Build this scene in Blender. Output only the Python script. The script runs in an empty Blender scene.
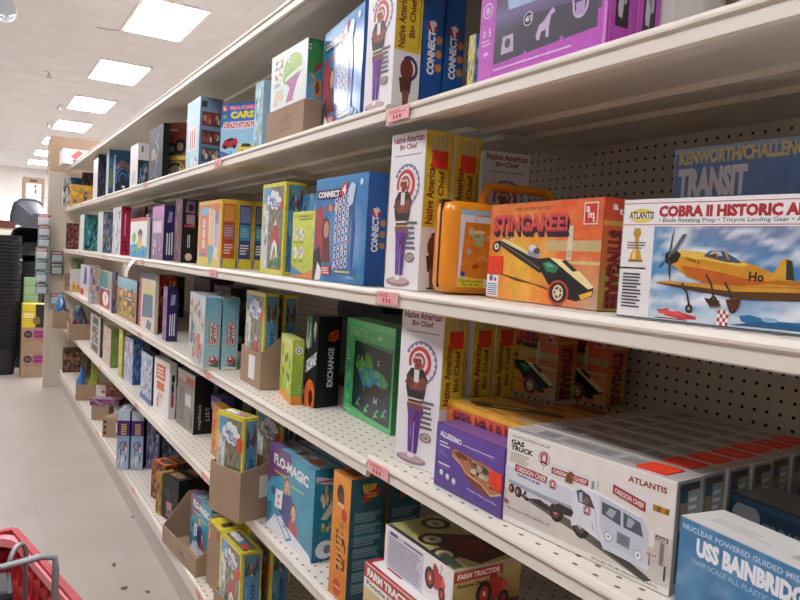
import bpy, bmesh, math, random
from mathutils import Vector, Matrix, noise
random.seed(7)
SC = bpy.context.scene
COL = SC.collection
# ------------------------------------------------------------ camera solve
ROT = Matrix(((0.85375854, -0.02101601, -0.52024484), (-0.51744917, 0.07670423, -0.85226922), (0.05781628, 0.99683238, 0.05461217)))
CAMZ = 1.40
FPX = 700.0
def ray(px, py): return ROT @ Vector((px - 400, 300 - py, -FPX))
def onz(p, z):
    d = ray(*p); t = (z - CAMZ) / d.z
    return Vector((d.x * t, d.y * t, z))
def onx(p, X):
    d = ray(*p); t = X / d.x
    return Vector((X, d.y * t, CAMZ + d.z * t))
def ony(p, Y):
    d = ray(*p); t = Y / d.y
    return Vector((d.x * t, Y, CAMZ + d.z * t))
RT = ROT.transposed()
def proj(P):
    c = RT @ (Vector(P) - Vector((0, 0, CAMZ)))
    return (400 + FPX * c.x / -c.z, 300 - FPX * c.y / -c.z)
def zfor(P, ytop):
    lo, hi = P.z, P.z + 1.2
    for _ in range(40):
        m = (lo + hi) / 2
        if proj((P.x, P.y, m))[1] > ytop: lo = m
        else: hi = m
    return lo
def depthfor(P, n, cx, h):
    lo, hi = 0.0, .6
    for _ in range(40):
        m = (lo + hi) / 2
        if proj((P.x + n.x * m, P.y + n.y * m, P.z + h / 2))[0] < cx: lo = m
        else: hi = m
    return lo
class Fr:
    """a box standing on a shelf: far front bottom corner O, direction along the front, size"""
    def __init__(s, O, xd, w, d, h): s.O, s.x, s.w, s.d, s.h = O, xd, w, d, h
    @property
    def n(s): return Vector((-s.x.y, s.x.x, 0))
    @property
    def c(s): return s.O + s.x * (s.w / 2) + s.n * (s.d / 2)
    @property
    def rz(s): return math.atan2(s.x.y, s.x.x)
    def sh(s, dx=0, dn=0, dz=0): return Fr(s.O + s.x * dx + s.n * dn + Vector((0, 0, dz)), s.x, s.w, s.d, s.h)
    def size(s, w=None, d=None, h=None): return Fr(s.O, s.x, w or s.w, d or s.d, h or s.h)
def _mk(A, B, h, cx, d):
    v = B - A; v.z = 0; w = v.length; x = v.normalized(); n = Vector((-x.y, x.x, 0))
    if cx: d = min(max(depthfor(B, n, cx, h), .015), .32)
    return Fr(A, x, w, d, h)
def fitz(z, A, B, top, cx=None, d=.08):
    a = onz(A, z); b = onz(B, z)
    return _mk(a, b, zfor(a, top) - z, cx, d)
def fitx(z, A, XA, B, XB, cx=None, d=.08):
    a = onx(A, XA); b = onx(B, XB); h = a.z - z; a.z = z; b.z = z
    return _mk(a, b, h, cx, d)
def pose(x, y, z, rz, w, d, h):
    r = math.radians(rz); X = Vector((math.cos(r), math.sin(r), 0))
    return Fr(Vector((x, y, z)), X, w, d, h)
# ------------------------------------------------------------ colours, materials
_cc = {}
def C(c):
    if not isinstance(c, str): return tuple(c)
    if c not in _cc:
        v = [int(c[i:i + 2], 16) / 255 for i in (0, 2, 4)]
        _cc[c] = tuple(x / 12.92 if x <= .04045 else ((x + .055) / 1.055) ** 2.4 for x in v)
    return _cc[c]
def mixc(a, b, t):
    a, b = C(a), C(b); t = min(max(t, 0), 1)
    return tuple(a[i] * (1 - t) + b[i] * t for i in range(3))
MATS = {}
def newmat(n, rough=.5, spec=.4, color=None, metal=0, coat=0):
    m = bpy.data.materials.new(n); m.use_nodes = True
    b = m.node_tree.nodes['Principled BSDF']
    b.inputs['Roughness'].default_value = rough; b.inputs['Specular IOR Level'].default_value = spec
    b.inputs['Metallic'].default_value = metal; b.inputs['Coat Weight'].default_value = coat; b.inputs['Coat Roughness'].default_value = .12
    if color: b.inputs['Base Color'].default_value = (*C(color), 1)
    MATS[n] = m
    return m, m.node_tree, b
def node(t, ty, **k):
    n = t.nodes.new(ty)
    for a, v in k.items(): setattr(n, a, v)
    return n
def math_(t, op, a, b=None, c=None):
    n = node(t, 'ShaderNodeMath', operation=op)
    for i, v in enumerate((a, b, c)):
        if v is None: continue
        if isinstance(v, (int, float)): n.inputs[i].default_value = v
        else: t.links.new(v, n.inputs[i])
    return n.outputs[0]
def printmat(n, rough, coat):
    m, t, b = newmat(n, rough, .35, coat=coat)
    a = t.nodes.new('ShaderNodeAttribute'); a.attribute_name = 'Col'
    # faint mottling of the ink, strongest in saturated colours
    tc = t.nodes.new('ShaderNodeTexCoord'); n1 = t.nodes.new('ShaderNodeTexNoise'); n1.inputs['Scale'].default_value = 55; n1.inputs['Detail'].default_value = 6; n1.inputs['Roughness'].default_value = .7
    hs = t.nodes.new('ShaderNodeSeparateColor'); hs.mode = 'HSV'; t.links.new(a.outputs['Color'], hs.inputs[0]); t.links.new(tc.outputs['Object'], n1.inputs['Vector'])
    k = math_(t, 'MULTIPLY', math_(t, 'SUBTRACT', n1.outputs['Fac'], .5), math_(t, 'ADD', math_(t, 'MULTIPLY', hs.outputs[1], .85), .1))
    k = math_(t, 'ADD', k, .97)
    vm = t.nodes.new('ShaderNodeVectorMath'); vm.operation = 'SCALE'; t.links.new(a.outputs['Color'], vm.inputs[0]); t.links.new(k, vm.inputs['Scale'])
    t.links.new(vm.outputs[0], b.inputs['Base Color'])
printmat('print', .42, .0); printmat('gloss', .33, .55)
def noisy(n, c1, c2, scale, rough, spec=.3, stretch=(1, 1, 1), bump=0):
    m, t, b = newmat(n, rough, spec)
    tc = node(t, 'ShaderNodeTexCoord'); mp = node(t, 'ShaderNodeMapping'); mp.inputs['Scale'].default_value = stretch
    nz = node(t, 'ShaderNodeTexNoise'); nz.inputs['Scale'].default_value = scale; nz.inputs['Detail'].default_value = 5
    rp = node(t, 'ShaderNodeValToRGB'); e = rp.color_ramp.elements
    e[0].position = .35; e[0].color = (*C(c1), 1); e[1].position = .65; e[1].color = (*C(c2), 1)
    t.links.new(tc.outputs['Object'], mp.inputs[0]); t.links.new(mp.outputs[0], nz.inputs[0])
    t.links.new(nz.outputs['Fac'], rp.inputs[0]); t.links.new(rp.outputs[0], b.inputs['Base Color'])
    if bump:
        bp = node(t, 'ShaderNodeBump'); bp.inputs['Strength'].default_value = bump; bp.inputs['Distance'].default_value = .002
        t.links.new(nz.outputs['Fac'], bp.inputs['Height']); t.links.new(bp.outputs[0], b.inputs['Normal'])
    return m, t, b, rp.outputs[0]
noisy('kraft', 'A18872', 'A88F78', 14, .8, .2, (1, 1, 1))
noisy('ceil', 'D4D1D0', 'DBD9D8', 3, .85, .2)
noisy('whitewall', 'E9E6E2', 'F0EEEA', 2, .8, .2)
newmat('cream', .38, .45, 'E2DACC'); newmat('creamdark', .5, .4, 'CFC6B7')
newmat('black', .35, .5, '1B1D22'); newmat('blacksoft', .28, .5, '555A63'); newmat('tube', .4, .5, '8F9194', .4)
newmat('cartred', .45, .4, 'A32228'); newmat('cartrim', .35, .5, 'E8949A'); newmat('chrome', .2, .5, 'C8C8C8', 1)
newmat('mirror', .04, .6, 'D6E2F2', 1)
newmat('orange', .3, .5, 'F09418', coat=.4); newmat('steel', .4, .5, 'A8A6A2', .7)
newmat('kick', .5, .4, 'BDB4AC'); newmat('shade_block_brown', .7, .3, '938A80'); newmat('white', .5, .4, 'EEECE8'); newmat('wood', .6, .3, 'B98A55')
def holes(n, color, px, py, r, ax, stag, face, dark='15110E', rough=.5, el=1.0, sg=1):
    """cream sheet metal or hardboard with punched holes"""
    m, t, b = newmat(n, rough, .4)
    tc = node(t, 'ShaderNodeTexCoord'); sp = node(t, 'ShaderNodeSeparateXYZ'); t.links.new(tc.outputs['Object'], sp.inputs[0])
    U, V = sp.outputs[ax[0]], sp.outputs[ax[1]]
    row = math_(t, 'DIVIDE', V, py)
    fr = math_(t, 'SUBTRACT', math_(t, 'FRACT', row), .5)
    u = math_(t, 'DIVIDE', U, px)
    if stag: u = math_(t, 'ADD', u, math_(t, 'MULTIPLY', math_(t, 'FLOOR', row), .5))
    fu = math_(t, 'SUBTRACT', math_(t, 'FRACT', u), .5)
    du = math_(t, 'MULTIPLY', fu, px * el); dv = math_(t, 'MULTIPLY', fr, py)
    d = math_(t, 'SQRT', math_(t, 'ADD', math_(t, 'MULTIPLY', du, du), math_(t, 'MULTIPLY', dv, dv)))
    k = math_(t, 'LESS_THAN', d, r)
    g = node(t, 'ShaderNodeNewGeometry'); s2 = node(t, 'ShaderNodeSeparateXYZ'); t.links.new(g.outputs['Normal'], s2.inputs[0])
    k = math_(t, 'MULTIPLY', k, math_(t, 'GREATER_THAN', math_(t, 'MULTIPLY', s2.outputs[face], sg), .8))
    mx = node(t, 'ShaderNodeMix', data_type='RGBA'); t.links.new(k, mx.inputs[0])
    mx.inputs[6].default_value = (*C(color), 1); mx.inputs[7].default_value = (*C(dark), 1)
    t.links.new(mx.outputs[2], b.inputs['Base Color'])
holes('deck', 'DED6C9', .0381, .0254, .0031, (1, 0), True, 2, dark='5A5148', rough=.4, el=.6)
holes('peg', 'D2C7B8', .0254, .0254, .0035, (1, 2), False, 0, sg=-1)
holes('pegend', 'D9CDBB', .0254, .0254, .0036, (0, 2), False, 1, dark='7A6C5C', sg=-1)
def floormat():
    m, t, b, colr = noisy('floor', 'B4A99F', 'BDB3AA', 2.2, .34, .4)
    tc = node(t, 'ShaderNodeTexCoord'); br = node(t, 'ShaderNodeTexBrick')
    br.offset = 0; br.inputs['Scale'].default_value = 1; br.inputs['Brick Width'].default_value = .305; br.inputs['Row Height'].default_value = .305
    br.inputs['Mortar Size'].default_value = .0012; br.inputs['Color1'].default_value = (1, 1, 1, 1); br.inputs['Color2'].default_value = (.975, .975, .975, 1); br.inputs['Mortar'].default_value = (.9, .89, .88, 1)
    t.links.new(tc.outputs['Object'], br.inputs[0])
    mx = node(t, 'ShaderNodeMix', data_type='RGBA', blend_type='MULTIPLY'); mx.inputs[0].default_value = 1
    t.links.new(colr, mx.inputs[6]); t.links.new(br.outputs[0], mx.inputs[7]); t.links.new(mx.outputs[2], b.inputs['Base Color'])
floormat()
def emit(n, c, s):
    m = bpy.data.materials.new(n); m.use_nodes = True; t = m.node_tree; t.nodes.clear()
    e = node(t, 'ShaderNodeEmission'); e.inputs[0].default_value = (*C(c), 1); e.inputs[1].default_value = s
    o = node(t, 'ShaderNodeOutputMaterial'); t.links.new(e.outputs[0], o.inputs[0]); MATS[n] = m
emit('tubelight', 'F8F7FD', 25.0); emit('daylight', 'FAFCFF', 2.2)
# ------------------------------------------------------------ objects
def tag(o, label=None, cat=None, group=None, kind=None):
    if label: o['label'] = label
    if cat: o['category'] = cat
    if group: o['group'] = group
    if kind: o['kind'] = kind
    return o
def mesh_obj(name, me, mat, parent=None):
    o = bpy.data.objects.new(name, me); COL.objects.link(o)
    if mat and not me.materials: me.materials.append(MATS[mat])
    if parent: o.parent = parent
    return o
def empty(name, loc=(0, 0, 0), rz=0):
    o = bpy.data.objects.new(name, None); COL.objects.link(o); o.location = loc; o.rotation_euler.z = rz; o.empty_display_size = .05
    return o
def setcol(me, cols):
    a = me.color_attributes.new('Col', 'FLOAT_COLOR', 'POINT')
    a.data.foreach_set('color', [x for c in cols for x in (*c[:3], 1.0)])
def bm_obj(name, bm, mat, parent=None, color=None, smooth=False):
    me = bpy.data.meshes.new(name); bm.normal_update(); bm.to_mesh(me); bm.free()
    if color: setcol(me, [C(color)] * len(me.vertices))
    if smooth:
        for p in me.polygons: p.use_smooth = True
    return mesh_obj(name, me, mat, parent)
def b_box(bm, x0, y0, z0, x1, y1, z1, bev=0):
    r = bmesh.ops.create_cube(bm, size=1); vs = r['verts']
    for v in vs: v.co = Vector((x0 + (v.co.x + .5) * (x1 - x0), y0 + (v.co.y + .5) * (y1 - y0), z0 + (v.co.z + .5) * (z1 - z0)))
    if bev:
        es = list({e for v in vs for e in v.link_edges})
        bmesh.ops.bevel(bm, geom=es, offset=bev, segments=2, profile=.6, affect='EDGES')
def b_prism(bm, prof, a0, a1, axis='y'):
    """closed profile extruded along an axis; prof in the two other axes"""
    def P(p, a):
        return Vector({'y': (p[0], a, p[1]), 'x': (a, p[0], p[1]), 'z': (p[0], p[1], a)}[axis])
    A = [bm.verts.new(P(p, a0)) for p in prof]; B = [bm.verts.new(P(p, a1)) for p in prof]
    n = len(prof); fs = []
    for i in range(n): fs.append(bm.faces.new((A[i], A[(i + 1) % n], B[(i + 1) % n], B[i])))
    fs.append(bm.faces.new(A[::-1])); fs.append(bm.faces.new(B))
    bmesh.ops.recalc_face_normals(bm, faces=fs)
def b_tube(bm, pts, r, n=10):
    pts = [Vector(p) for p in pts]; rings = []
    for i, p in enumerate(pts):
        t = (pts[min(i + 1, len(pts) - 1)] - pts[max(i - 1, 0)]).normalized()
        u = t.orthogonal().normalized() if i == 0 else (u - t * u.dot(t)).normalized()
        w = t.cross(u)
        rr = r[i] if isinstance(r, (list, tuple)) else r
        rings.append([bm.verts.new(p + (u * math.cos(a) + w * math.sin(a)) * rr) for a in [2 * math.pi * k / n for k in range(n)]])
    for a, b in zip(rings, rings[1:]):
        for k in range(n): bm.faces.new((a[k], a[(k + 1) % n], b[(k + 1) % n], b[k]))
    bm.faces.new(rings[0][::-1]); bm.faces.new(rings[-1])
    bmesh.ops.recalc_face_normals(bm, faces=bm.faces)
def copy_tree(o, parent=None):
    c = o.copy(); COL.objects.link(c)
    if parent: c.parent = parent
    for ch in o.children: copy_tree(ch, c)
    return c
def dup(o, fr, label, group=None):
    c = copy_tree(o); put(c, fr); c['label'] = label
    if group: c['group'] = group
    return c
def put(o, fr):
    o.location = fr.c; o.rotation_euler = (0, 0, fr.rz)
# ------------------------------------------------------------ printed artwork
_tx = {}
def glyphs(s, bold, shear=0):
    k = (s, bold, shear)
    if k not in _tx:
        cu = bpy.data.curves.new('t', 'FONT'); cu.body = s; cu.resolution_u = 2; cu.offset = bold; cu.shear = shear
        o = bpy.data.objects.new('t', cu); COL.objects.link(o)
        dg = bpy.context.evaluated_depsgraph_get(); me = bpy.data.meshes.new_from_object(o.evaluated_get(dg))
        vs = [(v.co.x, v.co.y) for v in me.vertices]; fs = [tuple(p.vertices) for p in me.polygons]
        bpy.data.objects.remove(o); bpy.data.curves.remove(cu); bpy.data.meshes.remove(me)
        x0 = min(v[0] for v in vs); x1 = max(v[0] for v in vs); y0 = min(v[1] for v in vs); y1 = max(v[1] for v in vs)
        _tx[k] = ([((x - x0) / (x1 - x0), (y - y0) / (y1 - y0)) for x, y in vs], fs)
    return _tx[k]
class Art:
    def __init__(s, w, h, lift=.00002): s.w, s.h, s.V, s.F, s.K, s.z, s.dz = w, h, [], [], [], .0003, lift
    def add(s, pts, faces, cols):
        b = len(s.V); s.z += s.dz
        s.V += [(p[0], p[1], s.z) for p in pts]; s.F += [tuple(i + b for i in f) for f in faces]
        s.K += cols if isinstance(cols, list) else [cols] * len(pts)
    def rect(s, a, b, c, d, col): s.poly([(a, b), (c, b), (c, d), (a, d)], col)
    def poly(s, pts, col): s.add(pts, [tuple(range(len(pts)))], C(col))
    def ell(s, u, v, ru, rv, col, n=18, a0=0, a1=360):
        ps = [(u + ru * math.cos(math.radians(a0 + (a1 - a0) * i / n)), v + rv * math.sin(math.radians(a0 + (a1 - a0) * i / n))) for i in range(n + (a1 - a0 < 360))]
        s.poly(ps, col)
    def circ(s, u, v, r, col, n=18, **k): s.ell(u, v, r * s.h / s.w, r, col, n, **k)
    def ring(s, u, v, ru, rv, t, col, n=24, a0=0, a1=360):
        ps = []; fs = []
        for i in range(n + 1):
            a = math.radians(a0 + (a1 - a0) * i / n)
            ps += [(u + ru * math.cos(a), v + rv * math.sin(a)), (u + ru * (1 - t) * math.cos(a), v + rv * (1 - t) * math.sin(a))]
        for i in range(n): fs.append((2 * i, 2 * i + 2, 2 * i + 3, 2 * i + 1))
        s.add(ps, fs, C(col))
    def line(s, pts, wd, col):
        """polyline of width wd (fraction of the height)"""
        P = [Vector((p[0] * s.w, p[1] * s.h)) for p in pts]; ps = []; fs = []; wd = wd * s.h / 2
        for i, p in enumerate(P):
            t = (P[min(i + 1, len(P) - 1)] - P[max(i - 1, 0)]).normalized(); n = Vector((-t.y, t.x)) * wd
            for q in (p + n, p - n): ps.append((q.x / s.w, q.y / s.h))
        for i in range(len(P) - 1): fs.append((2 * i, 2 * i + 1, 2 * i + 3, 2 * i + 2))
        s.add(ps, fs, C(col))
    def fill(s, fn, nx=16, ny=12, a=0, b=0, c=1, d=1):
        ps = []; cs = []; fs = []
        for j in range(ny + 1):
            for i in range(nx + 1):
                u = a + (c - a) * i / nx; v = b + (d - b) * j / ny; ps.append((u, v)); cs.append(C(fn(i / nx, j / ny)))
        for j in range(ny):
            for i in range(nx):
                k = j * (nx + 1) + i; fs.append((k, k + 1, k + nx + 2, k + nx + 1))
        s.add(ps, fs, cs)
    def grad(s, a, b, c, d, bot, top, n=6): s.fill(lambda u, v: mixc(bot, top, v), 1, n, a, b, c, d)
    def text(s, t, a, b, c, d, col, rot=0, bold=.012, shear=0, out=None, ow=.04):
        if out: s.text(t, a, b, c, d, out, rot, ow, shear)
        vs, fs = glyphs(t, bold, shear)
        if rot == 90: vs = [(1 - y, x) for x, y in vs]
        elif rot == -90: vs = [(y, 1 - x) for x, y in vs]
        s.add([(a + (c - a) * x, b + (d - b) * y) for x, y in vs], fs, C(col))
    def stext(s, t, a, b, c, d, col, k=0.0, **kw):
        """text on a slope: rises by k over its run"""
        n0 = len(s.V); s.text(t, a, b, c, d, col, **kw)
        s.V[n0:] = [(x, y + k * (x - a) / (c - a), z) for x, y, z in s.V[n0:]]
    def small(s, a, b, c, d, n, col, rnd=.3, seed=1, vert=False):
        """lines of print too small to read"""
        r = random.Random(seed)
        for i in range(n):
            if vert:
                x = a + (c - a) * (i + .25) / n; e = d - (d - b) * r.random() * rnd; s.rect(x, b, x + (c - a) * .5 / n, e, col)
            else:
                y = b + (d - b) * (i + .25) / n; e = c - (c - a) * r.random() * rnd; s.rect(a, y, e, y + (d - b) * .5 / n, col)
    def blobs(s, a, b, c, d, cols, n, seed=1, r0=.03, r1=.09):
        r = random.Random(seed)
        for i in range(n):
            u = a + (c - a) * r.random(); v = b + (d - b) * r.random(); ru = r0 + (r1 - r0) * r.random(); rv = r0 + (r1 - r0) * r.random()
            ru = min(ru, (c - a) / 3) ; rv = min(rv, (d - b) / 3)
            u = min(max(u, a + ru), c - ru); v = min(max(v, b + rv), d - rv)
            k = r.randint(5, 9); an = r.random() * 6
            s.poly([(u + ru * (.65 + .35 * r.random()) * math.cos(an + 6.283 * i2 / k), v + rv * (.65 + .35 * r.random()) * math.sin(an + 6.283 * i2 / k)) for i2 in range(k)], r.choice(cols))
    def star(s, u, v, r, col, n=5, k=.45):
        s.poly([(u + (r if i % 2 == 0 else r * k) * s.h / s.w * math.sin(math.pi * i / n), v + (r if i % 2 == 0 else r * k) * math.cos(math.pi * i / n)) for i in range(2 * n)], col)
FACES = {'front': (lambda w, d, h: ((-w / 2, -d / 2, 0), (1, 0, 0), (0, 0, 1), w, h)),
         'right': (lambda w, d, h: ((w / 2, -d / 2, 0), (0, 1, 0), (0, 0, 1), d, h)),
         'left': (lambda w, d, h: ((-w / 2, d / 2, 0), (0, -1, 0), (0, 0, 1), d, h)),
         'top': (lambda w, d, h: ((-w / 2, -d / 2, h), (1, 0, 0), (0, 1, 0), w, d)),
         'bottom': (lambda w, d, h: ((-w / 2, d / 2, 0), (1, 0, 0), (0, -1, 0), w, d))}
def panel_data(face, fr, fn, off=0):
    O, U, V, pw, ph = FACES[face](fr.w, fr.d, fr.h)
    O, U, V = Vector(O), Vector(U), Vector(V); N = U.cross(V)
    A = Art(pw, ph); fn(A)
    i = .0008
    vs = []
    for u, v, z in A.V:
        u = min(max(u, 0), 1); v = min(max(v, 0), 1)
        vs.append(O + U * (i + u * (pw - 2 * i)) + V * (i + v * (ph - 2 * i)) + N * (z + off))
    return vs, A.F, A.K
def panel(root, face, fr, fn, name=None, mat='print', label=None):
    vs, F, K = panel_data(face, fr, fn)
    me = bpy.data.meshes.new(name or face); me.from_pydata(vs, [], F); setcol(me, K)
    o = mesh_obj(name or face + '_panel', me, mat, root)
    if label: o['label'] = label
    return o
def sticker(root, face, fr, a, b, c, d, col='E8452C', name='price_sticker', off=.0026):
    O, U, V, pw, ph = FACES[face](fr.w, fr.d, fr.h)
    O, U, V = Vector(O), Vector(U), Vector(V); N = U.cross(V)
    bm = bmesh.new(); P = []
    for z in (off - .0022, off):
        P.append([bm.verts.new(O + U * (u * pw) + V * (v * ph) + N * z) for u, v in ((a, b), (c, b), (c, d), (a, d))])
    bm.faces.new(P[1]); bm.faces.new(P[0][::-1])
    for k in range(4): bm.faces.new((P[0][k], P[0][(k + 1) % 4], P[1][(k + 1) % 4], P[1][k]))
    o = bm_obj(name, bm, 'print', root, col); o['label'] = 'red price sticker' if col == 'E8452C' else 'white label'
    return o
def carton(fr, name, label, cat, group=None, body='E8E4DC', front=None, right=None, top=None, left=None, mat='print', merge=False, stick=(), bev=.0012):
    bm = bmesh.new(); b_box(bm, -fr.w / 2, -fr.d / 2, 0, fr.w / 2, fr.d / 2, fr.h, bev)
    arts = [(f, a) for f, a in (('front', front), ('right', right), ('top', top), ('left', left)) if a]
    if merge:
        me = bpy.data.meshes.new(name); bm.to_mesh(me); bm.free()
        V = [v.co.copy() for v in me.vertices]; F = [tuple(p.vertices) for p in me.polygons]; K = [C(body)] * len(V)
        bpy.data.meshes.remove(me)
        for f, a in arts:
            vs, fs, ks = panel_data(f, fr, a); n = len(V)
            V += vs; F += [tuple(i + n for i in q) for q in fs]; K += ks
        me = bpy.data.meshes.new(name); me.from_pydata(V, [], F); setcol(me, K)
        o = mesh_obj(name, me, mat)
    else:
        o = bm_obj(name, bm, mat, None, body)
        nm = {'front': 'front_panel', 'right': 'side_panel', 'top': 'top_panel', 'left': 'end_panel'}
        for f, a in arts: panel(o, f, fr, a, nm[f], mat)
    for st in stick: sticker(o, st[0], fr, *st[1:])
    put(o, fr)
    return tag(o, label, cat, group)
def tray(fr, name, label, cat, hf, hb=None, group=None, dip=0, t=.004, mark=None, lab=None):
    """open kraft display tray: front wall hf high, back wall hb high"""
    hb = hb or hf; w, d = fr.w, fr.d
    bm = bmesh.new()
    b_box(bm, -w / 2, -d / 2, 0, w / 2, d / 2, t)
    b_prism(bm, [(-w / 2, t), (w / 2, t), (w / 2, hf), (w * .28, hf - dip), (-w * .28, hf - dip), (-w / 2, hf)], -d / 2, -d / 2 + t)
    b_box(bm, -w / 2, d / 2 - t, t, w / 2, d / 2, hb)
    for s in (-1, 1):
        x0, x1 = sorted((s * w / 2, s * (w / 2 - t)))
        b_prism(bm, [(-d / 2 + t, t), (d / 2 - t, t), (d / 2 - t, hb), (-d * .1, hf + (hb - hf) * .35), (-d / 2 + t, hf)], x0, x1, 'x')
    o = bm_obj(name, bm, 'kraft')
    f2 = Fr(fr.O, fr.x, w, d, hf)
    if mark: panel(o, 'front', f2, mark, 'printed_mark')
    if lab: sticker(o, lab[0], f2, *lab[1:], col='E9E7E2', name='paper_label', off=.0008)
    put(o, fr)
    return tag(o, label, cat, group)
# ------------------------------------------------------------ the room
CEIL = 3.72
def struct(name, bm, mat, parent=None):
    o = bm_obj(name, bm, mat, parent)
    if not parent: o['kind'] = 'structure'
    return o
bm = bmesh.new(); b_box(bm, -7, -5, -.1, 7, 26, 0); struct('floor', bm, 'floor')
bm = bmesh.new(); b_box(bm, -7, -5, CEIL, 7, 26, CEIL + .1); struct('ceiling', bm, 'ceil')
bm = bmesh.new(); b_box(bm, 7, -5, 0, 7.15, 26, CEIL); struct('wall_right', bm, 'whitewall')
bm = bmesh.new(); b_box(bm, -7.15, -5, 0, -7, 26, CEIL); struct('wall_left', bm, 'whitewall')
bm = bmesh.new(); b_box(bm, -7, -5.15, 0, 7, -5, CEIL); struct('wall_rear', bm, 'whitewall')
bm = bmesh.new(); b_box(bm, -1.5, -4, 0, -1.2, 7.5, 2.0); struct('unseen_shade_block', bm, 'shade_block_brown')  # plain block added out of view, for the opposite shelving, to shade the decks
# far wall with a wide shop window in it
bm = bmesh.new()
WX0, WX1, WZ0, WZ1 = -4.6, 2.0, .9, 2.85
b_box(bm, -7, 26, 0, 7, 26.15, WZ0); b_box(bm, -7, 26, WZ1, 7, 26.15, CEIL)
b_box(bm, -7, 26, WZ0, WX0, 26.15, WZ1); b_box(bm, WX1, 26, WZ0, 7, 26.15, WZ1)
struct('wall_far', bm, 'whitewall')
bm = bmesh.new(); b_box(bm, WX0, 26.08, WZ0, WX1, 26.1, WZ1); w = struct('window_1', bm, 'daylight')
bm = bmesh.new()
for x in (WX0, -2.4, -.2, WX1 - .06): b_box(bm, x, 26.0, WZ0, x + .06, 26.07, WZ1)
b_box(bm, WX0, 26.0, WZ1 - .06, WX1, 26.07, WZ1); b_box(bm, WX0, 26.0, WZ0, WX1, 26.07, WZ0 + .06)
struct('window_frame', bm, 'white', w)
# ceiling grid: thin T bars
bm = bmesh.new()
for i in range(-11, 12): b_box(bm, .99 + i * .61 - .004, -5, CEIL - .0015, .99 + i * .61 + .004, 26, CEIL)
for j in range(0, 24): b_box(bm, -7, -4.6 + j * 1.325 - .004, CEIL - .0015, 7, -4.6 + j * 1.325 + .004, CEIL)
struct('trim_1', bm, 'ceil')
# recessed fluorescent panels
lp = None
names = ['first', 'second', 'third', 'fourth', 'fifth', 'sixth', 'seventh', 'eighth']
for col, X in enumerate((1.60, 2.82, -.85)):
    for k in range(-3, 7):
        y = 7.55 + 2.66 * k
        if y > 25 or y < -4: continue
        if lp is None:
            lp = empty('ceiling_light')
            b = bmesh.new()
            for s in (-1, 1):
                b_box(b, s * .305 - .012, -.62, -.02, s * .305 + .012, .62, 0); b_box(b, -.305, s * .61 - .012, -.02, .305, s * .61 + .012, 0)
            bm_obj('frame', b, 'white', lp)
            for s in (-1, 1):
                b = bmesh.new(); x0, x1 = sorted((s * .012, s * .29)); b_box(b, x0, -.6, -.012, x1, .6, -.004); bm_obj('diffuser', b, 'tubelight', lp)
            o = lp
        else: o = copy_tree(lp)
        o.location = (X, y, CEIL)
        if col == 0 and k >= 0: lb = 'square-edged fluorescent ceiling panel over the shelves, %s from the camera' % names[k]
        elif col == 0: lb = 'fluorescent ceiling panel over the shelves, above and behind the camera'
        elif col == 1: lb = 'fluorescent ceiling panel in the row beyond the tall shelving'
        elif col == 2: lb = 'fluorescent ceiling panel in the row left of the aisle'
        else: lb = 'fluorescent ceiling panel in the farthest row left of the aisle'
        tag(o, lb, 'light', 'ceiling light panels')
# sprinkler heads
for i, (px, py, w_) in enumerate([(49, 72, 'nearest'), (59, 105, 'second nearest'), (48, 123, 'farthest')]):
    p = onz((px, py), CEIL)
    r = empty('ceiling_sprinkler', p)
    b = bmesh.new(); b_tube(b, [(0, 0, 0), (0, 0, -.012)], .06, 14); bm_obj('ceiling_rose', b, 'white', r)
    b = bmesh.new(); b_tube(b, [(0, 0, -.012), (0, 0, -.07)], .016, 8); bm_obj('stem', b, 'steel', r)
    b = bmesh.new(); b_tube(b, [(0, 0, -.07), (0, 0, -.078)], .04, 12); bm_obj('deflector', b, 'steel', r)
    tag(r, 'small steel ceiling sprinkler, the %s of the three on the left' % w_, 'sprinkler', 'ceiling sprinklers')
p0, p1 = onz((97, 27), CEIL), onz((120, 30), CEIL)
b = bmesh.new(); b_tube(b, [p0 + Vector((0, 0, -.004)), (p0 + p1) / 2 + Vector((0, 0, -.012)), p1 + Vector((0, 0, -.004))], .004, 6)
tag(bm_obj('ceiling_wire', b, 'tube'), 'thin dark wire lying along the ceiling beside the nearest light panel', 'wire')
# convex mirror hanging in the top left corner
p = onz((-4, 4), 3.45)
r = empty('convex_mirror', p); r.rotation_euler = (math.radians(60), 0, math.radians(20))
b = bmesh.new(); bmesh.ops.create_uvsphere(b, u_segments=24, v_segments=12, radius=.17)
bmesh.ops.delete(b, geom=[v for v in b.verts if v.co.z < -.002], context='VERTS')
for v in b.verts: v.co.z *= .35
bm_obj('mirror_face', b, 'mirror', r, smooth=True)
b = bmesh.new(); b_tube(b, [(0, 0, -.02), (0, 0, .0)], .178, 28); bm_obj('backing', b, 'white', r)
b = bmesh.new(); d = Matrix.Rotation(-math.radians(60), 3, 'X') @ Vector((0, 0, 1))
rt = (Matrix.Rotation(math.radians(20), 3, 'Z') @ Matrix.Rotation(math.radians(60), 3, 'X')).transposed() @ Vector((0, 0, 1))
b_tube(b, [(0, 0, -.01), tuple(rt * (CEIL - p.z))], .012, 8); bm_obj('hanger_rod', b, 'white', r)
tag(r, 'round convex security mirror hanging at the top left corner', 'mirror')

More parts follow.
